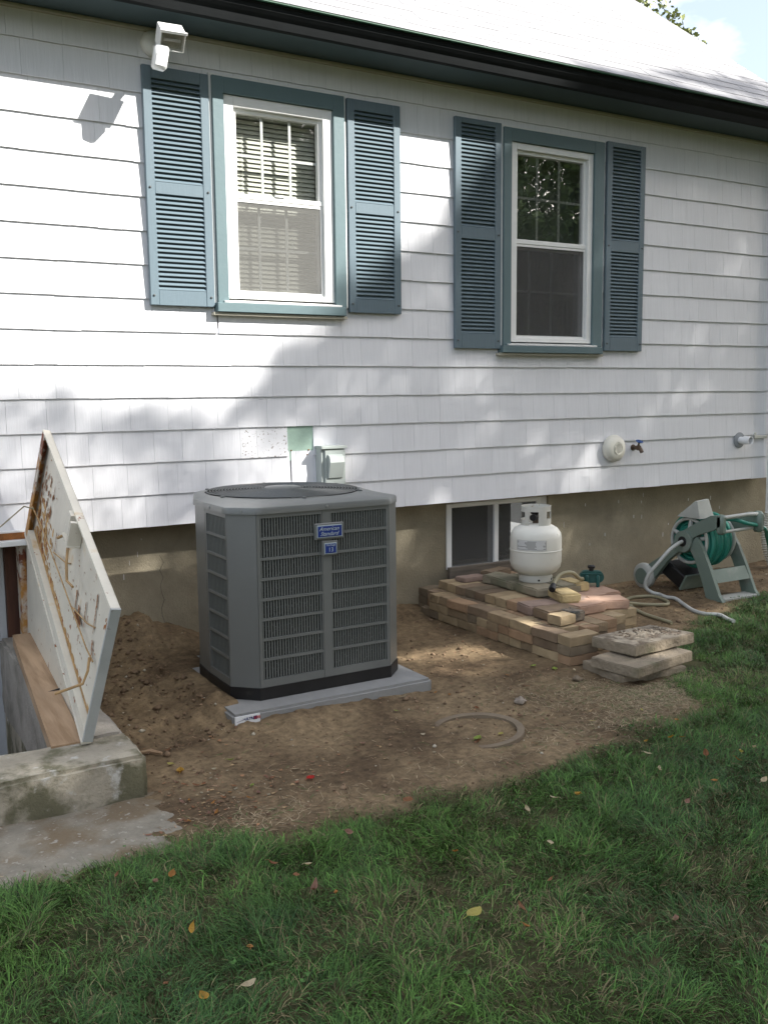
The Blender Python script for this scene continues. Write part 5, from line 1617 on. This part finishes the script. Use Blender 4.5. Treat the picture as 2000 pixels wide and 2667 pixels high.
# soil litter: clods, twigs (stuff)
def scatter_mesh(name, verts, faces, m, cols=None):
    me = bpy.data.meshes.new(name)
    me.vertices.add(len(verts)); me.vertices.foreach_set('co', np.asarray(verts, np.float32).ravel())
    fl = np.concatenate([np.asarray(f).ravel() for f in faces])
    ls = []; st_ = 0
    for f in faces:
        k = f.shape[1]; ls.append(np.arange(len(f)) * k + st_); st_ += f.size
    me.loops.add(len(fl)); me.loops.foreach_set('vertex_index', fl)
    ls = np.concatenate(ls)
    me.polygons.add(len(ls)); me.polygons.foreach_set('loop_start', ls)
    me.update(calc_edges=True)
    if cols is not None:
        ca = me.color_attributes.new('Col', 'FLOAT_COLOR', 'POINT')
        c4 = np.ones((len(verts), 4), np.float32); c4[:, :3] = cols
        ca.data.foreach_set('color', c4.ravel())
    me.materials.append(m)
    o = bpy.data.objects.new(name, me); C.objects.link(o); o['kind'] = 'stuff'
    return o

def on_obstacle(x, y):
    return ((x > 1.40) & (x < 2.42) & (y > -1.36) & (y < -.25)) | ((x < .93) & (y > -1.86)) | ((x > 3.18) & (x < 4.06) & (y > -1.42)) & ~((x > 3.42) & (y < -1.33) & (y < -1.2 - (x - 3.5) * -.4)) | ((x > 3.17) & (x < 3.77) & (y > -1.83) & (y < -1.42))

# clods
N = 17000
x = rng.uniform(.45, 6.3, N); y = rng.uniform(-2.4, .1, N)
dens = 0.35 + 0.65 * np.clip((fbm(x, y, 2.2, 3) - .42) * 5, 0, 1) + 1.0 * ((x < 1.45) & (y > -1.4))
keep = (lawnness(x, y) < .02) & ~on_obstacle(x, y) & (rng.random(N) < dens * .7)
x, y = x[keep], y[keep]; N = len(x)
s_ = (rng.gamma(1.6, .0022, N) * np.where((x < 1.45) & (y > -1.5), 1.7, 1.0)).clip(.0012, .022)
base = np.array([(1, 0, 0), (-1, 0, 0), (0, 1, 0), (0, -1, 0), (0, 0, 1), (0, 0, -1), (.6, .6, .5), (-.6, .5, .55)], float)[:6]
V = base[None] * rng.uniform(.6, 1.3, (N, 6, 1)) * s_[:, None, None]
V[..., 2] *= .7
V += np.stack([x, y, ground_h(x, y) + s_ * .2], -1)[:, None]
F_ = np.array([(0, 2, 4), (2, 1, 4), (1, 3, 4), (3, 0, 4), (2, 0, 5), (1, 2, 5), (3, 1, 5), (0, 3, 5)])
F_ = (F_[None] + (np.arange(N) * 6)[:, None, None]).reshape(-1, 3)
cc_ = np.array([.175, .122, .080])[None] * rng.uniform(.75, 1.35, (N, 1))
cc_[rng.random(N) < .04] = (.42, .38, .30)
scatter_mesh('soil_clods', V.reshape(-1, 3), [F_], mat('clod', (.18, .12, .08), .95, .1, attr='Col', spec=.1), np.repeat(cc_, 6, 0))

# crumbled dead leaves and bark flakes
N = 3600
x = np.concatenate([rng.uniform(.3, 6.2, N), rng.normal(1.05, .22, 900)]); y = np.concatenate([rng.uniform(-2.35, .1, N), rng.normal(-2.0, .13, 900)])
keep = (lawnness(x, y) < .03) & ~on_obstacle(x, y) & (rng.random(len(x)) < .3 + np.clip((fbm(x + 12, y + 5, 2.6, 3) - .45) * 5, 0, 1)) & (y < .12)
x, y = x[keep], y[keep]; N = len(x)
s_ = rng.gamma(2.0, .0022, N).clip(.002, .013)
a_ = rng.uniform(0, 6.28, N); nrm_ = rng.normal(0, .45, (N, 2))
V = []
for k in range(5):
    b_ = a_ + k * 1.2566; r_ = s_ * rng.uniform(.5, 1.2, N) * (1 if k % 2 else .7)
    ox, oy = np.cos(b_) * r_, np.sin(b_) * r_ * .7
    V.append(np.stack([x + ox, y + oy, ground_h(x, y) + .003 + np.abs(ox * nrm_[:, 0] + oy * nrm_[:, 1])], -1))
V = np.stack(V, 1)
pal = np.array([(.20, .10, .06), (.28, .15, .08), (.34, .24, .13), (.12, .07, .045), (.30, .26, .18), (.24, .12, .08)])
cc_ = pal[rng.integers(0, 6, N)] * rng.uniform(.6, 1.2, (N, 1))
scatter_mesh('leaf_litter', V.reshape(-1, 3), [np.arange(N * 5).reshape(-1, 5)], MT['straw'], np.repeat(cc_, 5, 0))

# blades helper -------------------------------------------------------
def blades(name, x, y, z, L, Wd, az, bend, cols, m, lift=1.0, curl=None):
    N = len(x)
    dx, dy = np.cos(az), np.sin(az)
    px_, py_ = -dy, dx
    segs = [0, .38, .72, 1.0]
    ver = np.zeros((N, 7, 3), np.float32)
    X, Y, Z = x.copy(), y.copy(), z.copy()
    ang0 = (np.pi / 2) * lift - bend * .35
    idx = 0
    hh = [1.0, .9, .62, 0]
    prevt = 0
    azc = az.copy()
    for i, t_ in enumerate(segs):
        if i:
            a_ = ang0 - bend * (t_ - .2)
            step = (t_ - prevt) * L
            azc = azc + (0 if curl is None else curl * (t_ - prevt))
            X = X + np.cos(azc) * np.cos(a_) * step; Y = Y + np.sin(azc) * np.cos(a_) * step; Z = Z + np.sin(a_) * step
            prevt = t_
        if i < 3:
            w_ = Wd * hh[i] / 2
            ver[:, idx, 0] = X - px_ * w_; ver[:, idx, 1] = Y - py_ * w_; ver[:, idx, 2] = Z
            ver[:, idx + 1, 0] = X + px_ * w_; ver[:, idx + 1, 1] = Y + py_ * w_; ver[:, idx + 1, 2] = Z
            idx += 2
        else:
            ver[:, 6, 0] = X; ver[:, 6, 1] = Y; ver[:, 6, 2] = Z
    gzz = ground_h(ver[:, 2:, 0], ver[:, 2:, 1]) + .003
    ver[:, 2:, 2] = np.maximum(ver[:, 2:, 2], gzz)
    b_ = (np.arange(N) * 7)[:, None]
    q4 = np.concatenate([b_ + np.array([0, 1, 3, 2]), b_ + np.array([2, 3, 5, 4])])
    q3 = b_ + np.array([4, 5, 6])
    return scatter_mesh(name, ver.reshape(-1, 3), [q4, q3], m, np.repeat(cols, 7, 0))

camp = np.array(M.translation); fwn = np.array(fw); rtn = np.array(rt2); upn = np.array(up2)
def in_view(x, y, mx_=1200, my_=1500):
    d = np.stack([x - camp[0], y - camp[1], 0 * x - camp[2]], -1)
    dep = d @ fwn; u_ = d @ rtn / dep * 2500; v_ = d @ upn / dep * 2500
    return (dep > .3) & (np.abs(u_) < mx_) & (np.abs(v_) < my_), dep
# lawn
N = 720000
x = rng.uniform(-.4, 8.0, N); y = rng.uniform(-4.5, -.3, N)
v_, dep = in_view(x, y)
lw = lawnness(x, y)
pr_ = np.clip((lw + .04) / .16, 0, 1) ** 1.2 * np.clip(3.2 / dep, .45, 1.0)
dead = np.clip((fbm(x + 31, y, 3.4, 4, .6) - .53) * 7, 0, 1)
keep = v_ & (rng.random(N) < pr_ * (1 - .38 * dead)) & ~on_obstacle(x, y)
x, y, lw, dead, dep = x[keep], y[keep], lw[keep], dead[keep], dep[keep]
N = len(x)
az = (fbm(x, y, 3.2, 2) * 14 + fbm(x + 9, y + 4, 12, 2) * 5) + rng.normal(0, .95, N)
tuft = fbm(x + 3, y + 8, 7, 2)
L = (.020 + .036 * rng.random(N) + .034 * np.clip(tuft - .45, 0, 1) * 3) * np.clip(.45 + lw * 3, .45, 1)
bend = rng.uniform(.7, 2.2, N)
Wd = rng.uniform(.0013, .0027, N)
wide = rng.random(N) < .03
Wd[wide] *= rng.uniform(1.5, 2.6, wide.sum())
g = np.array([.046, .106, .021]); g2 = np.array([.088, .172, .034]); g3 = np.array([.034, .096, .040]); br = np.array([.135, .115, .060])
mixv = fbm(x + 20, y + 11, 1.7, 3)[:, None]
cols = g * (1 - rng.random((N, 1))) + g2 * rng.random((N, 1)) * .8
cols = cols * (1 - .5 * np.clip(mixv * 3 - 1.1, 0, 1)) + g3 * .5 * np.clip(mixv * 2 - .7, 0, 1)
isb = rng.random(N) < (.06 + .32 * dead + .35 * np.clip(.12 - lw, 0, .2) * 5)
cols[isb] = br * rng.uniform(.5, 1.5, (isb.sum(), 1))
cols *= rng.uniform(.60, 1.30, (N, 1)) * 1.22
blades('lawn_grass', x, y, ground_h(x, y), L, Wd, az, bend, cols, MT['grass'], curl=rng.normal(0, .8, N))
# clover and small weeds between the blades
nw = 2600
wx = rng.uniform(.2, 6.5, nw); wy = rng.uniform(-4.2, -.6, nw)
kw = (lawnness(wx, wy) > .02) & in_view(wx, wy)[0] & ((fbm(wx + 70, wy, 2.5, 3) > .54) | (rng.random(nw) < .12)) & ~on_obstacle(wx, wy)
wx, wy = wx[kw], wy[kw]; nw = len(wx)
r_ = rng.uniform(.0025, .0055, nw); zz = ground_h(wx, wy) + rng.uniform(.018, .038, nw)
ver = []; fcs = []
for lobe in range(3):
    a_ = rng.uniform(0, .5, nw) + lobe * 2.09
    cx_ = wx + np.cos(a_) * r_; cy_ = wy + np.sin(a_) * r_
    tl = rng.normal(0, .35, (nw, 2))
    ring = []
    for k in range(6):
        b_ = k * np.pi / 3
        ox, oy = np.cos(b_) * r_ * .95, np.sin(b_) * r_ * .95
        ring.append(np.stack([cx_ + ox, cy_ + oy, zz + ox * tl[:, 0] + oy * tl[:, 1]], -1))
    ver.append(np.stack(ring, 1))
ver = np.concatenate(ver, 0)
fcs = np.arange(len(ver) * 6).reshape(-1, 6)
wc = np.array([.045, .105, .025]) * rng.uniform(.7, 1.5, (len(ver), 1))
scatter_mesh('clover', ver.reshape(-1, 3), [fcs], MT['grass'], np.repeat(wc, 6, 0))
# sparse lawn outside the view, for side steps and reflections
N = 60000
x = rng.uniform(-4, 11, N); y = rng.uniform(-9, -.3, N); v_, dep = in_view(x, y)
keep = ~v_ & (lawnness(x, y) > 0) & ~on_obstacle(x, y)
x, y = x[keep], y[keep]; N = len(x)
cols = g * rng.uniform(.8, 1.9, (N, 1))
blades('lawn_grass', x, y, ground_h(x, y), rng.uniform(.05, .09, N), rng.uniform(.004, .007, N), rng.uniform(0, 6.28, N), rng.uniform(.5, 1.6, N), cols, MT['grass'])
# straw: dead patch left of slabs, lawn edge, scattered over soil
xs_, ys_ = [], []
def gauss(n_, cx, cy, sx, sy):
    xs_.append(rng.normal(cx, sx, n_)); ys_.append(rng.normal(cy, sy, n_))
gauss(2600, 3.18, -1.97, .14, .12); gauss(1500, 3.0, -1.75, .25, .15); gauss(500, 3.42, -1.86, .12, .05); gauss(900, 2.85, -2.12, .30, .06)
gauss(250, 2.0, -2.22, .4, .06); gauss(300, 1.15, -2.2, .15, .06); gauss(220, 4.5, -.4, .5, .25); gauss(60, 2.22, -1.37, .03, .02)
gauss(160, 1.7, -1.9, .5, .22); gauss(200, 4.7, -1.0, .3, .06)
x = np.concatenate(xs_); y = np.concatenate(ys_)
keep = ~on_obstacle(x, y) & (y < .1); x, y = x[keep], y[keep]; N = len(x)
st1 = np.array([.34, .27, .175])
cols = st1 * rng.uniform(.45, 1.35, (N, 1))
gr_ = rng.random(N) < .16; cols[gr_] = np.array([.06, .12, .035]) * rng.uniform(.7, 1.5, (gr_.sum(), 1))
blades('dry_straw', x, y, ground_h(x, y) + .002, rng.uniform(.025, .075, N), rng.uniform(.0014, .0026, N), rng.uniform(0, 6.28, N), rng.uniform(1.2, 2.2, N), cols, MT['straw'], lift=.55, curl=rng.normal(0, 1.2, N))
# fine debris on soil: short fibres
N = 7000
x = rng.uniform(.3, 6.2, N); y = rng.uniform(-2.35, .1, N)
keep = (lawnness(x, y) < .02) & ~on_obstacle(x, y) & (rng.random(N) < .25 + .9 * np.clip((fbm(x + 2, y + 50, 3, 3) - .45) * 4, 0, 1))
x, y = x[keep], y[keep]; N = len(x)
cols = np.array([.26, .17, .11]) * rng.uniform(.4, 1.7, (N, 1))
blades('soil_fibres', x, y, ground_h(x, y) + .002, rng.uniform(.008, .035, N), rng.uniform(.0012, .003, N), rng.uniform(0, 6.28, N), rng.uniform(.1, .5, N), cols, MT['straw'], lift=.12, curl=rng.normal(0, .8, N))

# ------------------------------------------------------------------ trees
def leaf_cloud(name, P, size, parent, colA, colB, seed=0, flat=0.0):
    r_ = np.random.default_rng(seed)
    N = len(P)
    a_ = r_.normal(size=(N, 3)); a_ /= np.linalg.norm(a_, axis=1, keepdims=True)
    b_ = r_.normal(size=(N, 3)); b_ -= a_ * (a_ * b_).sum(1, keepdims=True); b_ /= np.linalg.norm(b_, axis=1, keepdims=True)
    L = (size * r_.uniform(.7, 1.3, N))[:, None]
    V = np.stack([P - a_ * L / 2, P + b_ * L * .33, P + a_ * L / 2, P - b_ * L * .33], 1)
    F_ = (np.array([0, 1, 2, 3])[None] + (np.arange(N) * 4)[:, None])
    cols = np.array(colA) + (np.array(colB) - np.array(colA)) * r_.random((N, 1))
    V = V.reshape(-1, 3) - np.array(root_loc(parent))
    o = scatter_mesh(name, V, [F_], MT['leafmat'], np.repeat(cols, 4, 0))
    del o['kind']
    o.parent = parent
    return o
def tree_trunk(parent, base, topp, r0, limbs, seed):
    q_ = random.Random(seed)
    mb = MB(); base = Vector(base); topp = Vector(topp)
    mid = (base + topp) / 2 + Vector((q_.uniform(-.3, .3), q_.uniform(-.3, .3), 0))
    mb.tube(smooth_path([base - Vector((0, 0, .3)), base + Vector((0, 0, .5)), mid, topp], 4), [r0 * (1.25 - .95 * i / 12) for i in range(13)], 12)
    for t_ in limbs:
        s_ = base.lerp(topp, q_.uniform(.35, .8))
        m_ = s_.lerp(Vector(t_), .5) + Vector((0, 0, q_.uniform(.1, .5)))
        mb.tube([s_, m_, Vector(t_)], [r0 * .38, r0 * .22, r0 * .06], 7)
    return mb.build('trunk', MT['bark'], parent, smooth=True)

# shade canopy: trees stand south-east of the lawn and throw the dappled shade.
def sun_lit(X, Z):
    """share of sunlight wanted on the wall plane (points elsewhere slide along the sun ray to y=0)"""
    X = np.asarray(X); Z = np.asarray(Z)
    nb = fbm(X * 1.0 + 40, Z * 1.0 + 17, 1.6, 3)
    # boundary line of open sun on the wall, from (3.45,2.6) down to (1.6,1.0)
    def side(xa, za, xb, zb):
        nx_, nz_ = -(zb - za), (xb - xa); n_ = math.hypot(nx_, nz_)
        return ((X - xa) * nx_ + (Z - za) * nz_) / n_
    s1 = side(1.55, 1.10, 3.45, 2.62) + (nb - .5) * .35
    lit = np.clip(s1 / .20 + .5, 0, 1)
    s2 = (Z - 1.36 + (nb - .5) * .5) / .30 + .5
    lit = np.minimum(lit, np.clip(s2, 0, 1) ** 1.5)
    # lower left of wall: mostly lit with soft dapples
    low = np.exp(-((X - 1.1) / .75) ** 2 - ((Z - .92) / .34) ** 2) * (.10 + .42 * fbm(X + 3, Z + 9, 3.5, 3))
    lit = np.maximum(lit, low)
    for (cx, cz, sx, sz, a_) in ((2.30, .90, .30, .14, .95), (2.15, 1.12, .22, .12, .45), (4.32, .76, .22, .09, .45), (4.55, .93, .18, .12, .35), (2.75, 1.40, .25, .12, .25), (3.55, 1.45, .35, .08, .16), (4.9, 2.2, .5, .09, .10), (5.2, 1.75, .5, .08, .10), (3.30, 1.95, .3, .1, .14),
                                 (5.9, 2.3, .4, .12, .10), (5.3, 1.3, .5, .1, .10), (6.3, .9, .2, .2, .12), (3.9, 1.1, .3, .1, .12)):
        lit = np.maximum(lit, a_ * np.exp(-((X - cx) / sx) ** 2 - ((Z - cz) / sz) ** 2))
    # ground patch between condenser and pavers  (x+.95y, 1.05y)
    for (gx_, gy_, sx, sz, a_) in ((2.85, -.92, .24, .17, 1.35), (2.62, -1.12, .20, .12, .7), (3.50, -1.60, .22, .12, .45), (5.0, -1.1, .45, .22, .8), (4.55, -1.25, .25, .10, .35), (.72, -1.35, .05, .10, .5), (5.9, -.9, .4, .15, .45), (4.6, -2.0, .5, .12, .15), (.5, -1.68, .4, .05, .3), (1.5, -.1, .3, .15, .3)):
        lit = np.maximum(lit, a_ * np.exp(-((X - (gx_ + .95 * gy_)) / sx) ** 2 - ((Z - 1.05 * gy_) / sz) ** 2))
    for (cx, cz, sx, sz, a_) in ((2.80, -.80, .18, .10, 1.2), (2.0, -1.50, .2, .06, .4)):
        lit = np.maximum(lit, a_ * np.exp(-((X - cx) / sx) ** 2 - ((Z - cz) / sz) ** 2))
    for (px_, py_, pz_, sx, sz, a_) in ((3.1, .15, .40, .12, .10, .5), (1.45, .15, .42, .22, .10, .6), (4.45, .15, .35, .15, .13, .35), (3.66, -.56, .45, .08, .12, .35), (5.2, -.6, .5, .12, .12, .5)):
        lit = np.maximum(lit, a_ * np.exp(-((X - (px_ + .95 * py_)) / sx) ** 2 - ((Z - (pz_ + 1.05 * py_)) / sz) ** 2))
    # above the eave everything is open except a clump low on the right
    openz = np.clip((Z - 2.95 + (nb - .5) * .2) / .12, 0, 1)
    lit = np.maximum(lit, openz)
    blk = np.exp(-((X - 5.65) / 1.0) ** 4 - ((Z - 3.30 - (X - 5.3) * .12) / (.14 + .17 * np.clip(X - 4.7, 0, 1.6))) ** 4)
    lit = np.minimum(lit, 1 - .93 * blk)
    return np.clip(lit, 0, 1)
N = 520000
X = rng.uniform(-6.5, 9.0, N); Z = rng.uniform(-7.5, 4.2, N)
lit = sun_lit(X, Z)
lai = 4.6 * (.75 + .5 * fbm(X, Z, 2.2, 3))
want = np.minimum(-np.log(np.clip(lit, .012, 1)), lai)
edgeX = np.clip((X + 6.5) / 1.5, 0, 1) * np.clip((9 - X) / 1.5, 0, 1) * np.clip((Z + 7.5) / 1.5, 0, 1)
SZ = .11
# one leaf covers about this much of the plane, seen along the sun
leafA = SZ * SZ * .33 * .5 * 1.35
areaP = 15.5 * 11.7
pacc = want * areaP / (leafA * N)
keep = rng.random(N) < pacc * edgeX
X, Z = X[keep], Z[keep]; N = len(X)
trunks = [(6.2, -9.4), (9.4, -10.6), (13.2, -9.8), (16.6, -10.2)]
tt = rng.uniform(7.0, 12.5, N)
P = np.stack([X + .95 * tt, -tt, Z + 1.05 * tt], -1)
P[:, 2] = np.maximum(P[:, 2], .4)
own = np.argmin(np.stack([np.hypot(P[:, 0] - a_, (P[:, 1] - b_) * .5) for a_, b_ in trunks]), 0)
tlab = ['leafy tree standing across the lawn, nearest the camera', 'broad leafy tree second across the lawn behind the camera', 'broad leafy tree third across the lawn behind the camera', 'leafy tree farthest along the lawn behind the camera']
for k, (a_, b_) in enumerate(trunks):
    tr = thing('shade_tree', (a_, b_, 0), tlab[k], 'tree')
    Pk = P[own == k]
    hgt = np.percentile(Pk[:, 2], 80)
    li = [tuple(Pk[j]) for j in np.random.default_rng(k).integers(0, len(Pk), 9)]
    tree_trunk(tr, (a_, b_, 0), (a_ + .3, b_ + .2, min(hgt, 9.5)), .20, li, k)
    leaf_cloud('crown', Pk, SZ, tr, (.030, .055, .016), (.085, .125, .030), 50 + k)

def round_tree(x, y, h, r, label, n_, size, seed, cols=((.035, .060, .018), (.10, .13, .035)), name='background_tree', lobes=14):
    tr = thing(name, (x, y, 0), label, 'tree')
    r2 = np.random.default_rng(seed)
    cen = []
    for i in range(lobes):
        d = r2.normal(size=3); d /= np.linalg.norm(d); d[2] = d[2] * .8
        cen.append(np.array([x, y, h - r]) + d * r * r2.uniform(.35, .85))
    pts = []
    for c_ in cen:
        k = n_ // lobes; d = r2.normal(size=(k, 3)); d /= np.linalg.norm(d, axis=1, keepdims=True)
        pts.append(c_ + d * (r * .42 * r2.random((k, 1)) ** .4))
    tree_trunk(tr, (x, y, 0), (x, y, h - r * .7), .03 * h, [tuple(c_) for c_ in cen[:7]], seed)
    leaf_cloud('crown', np.concatenate(pts), size, tr, *cols, seed)
    return tr
# tree seen over the roof
tb = thing('garden_tree', (14.2, 11.5, 0), 'tree with yellow-green foliage showing over the roof edge', 'tree')
r2 = np.random.default_rng(77)
pts = []
tips = [(13.6, 10.3, 9.62), (13.85, 10.15, 9.50), (14.05, 10.05, 9.42), (14.23, 9.96, 9.30), (14.47, 9.78, 9.12), (14.61, 9.63, 9.08), (14.86, 9.54, 8.74), (15.06, 9.28, 8.7), (15.27, 9.21, 8.38), (15.38, 9.07, 8.43), (15.5, 9.09, 8.12), (13.94, 10.09, 9.25)]
for c_ in tips:
    for j in range(7):
        d = np.array([r2.normal(0, .16), r2.normal(0, .2), 0]); top_ = np.array(c_) + d + np.array([0, 0, r2.uniform(-.45, .12)])
        for q2 in range(48):
            f = r2.random(); pts.append(top_ + np.array([r2.normal(0, .05 + .07 * f), r2.normal(0, .05 + .07 * f), -.42 * f]))
for j in range(5200):
    d = r2.normal(size=3); d /= np.linalg.norm(d); pts.append(np.array([13.6, 11.2, 6.2]) + d * np.array([2.0, 2.0, 1.9]) * r2.random() ** .33)
tree_trunk(tb, (14.2, 11.5, 0), (13.7, 11.2, 6.5), .22, [tuple(c_) for c_ in tips], 9)
leaf_cloud('crown', np.array(pts), .105, tb, (.09, .115, .03), (.22, .25, .07), 78)
# trees and hedge beyond the lawn, seen only in reflections
for i, (x_, y_, h_, r_) in enumerate(((4, -22, 8, 3.6), (13, -24, 10, 4.2), (22, -20, 9, 4.0), (27, -11, 8, 3.6), (-6, -24, 8, 3.8))):
    round_tree(x_, y_, h_, r_, ['round tree far across the lawn behind the shade trees', 'tallest round tree far across the lawn', 'round tree far across the lawn to the right', 'round tree at the far right end of the lawn', 'round tree far across the lawn to the left'][i], 5200, .42, 100 + i)
for _m in bpy.data.meshes:
    pass
print('objects', len(bpy.data.objects), 'tris', sum(sum(len(p.vertices) - 2 for p in m_.polygons) if len(m_.polygons) < 50000 else int(len(m_.polygons) * 1.7) for m_ in bpy.data.meshes))
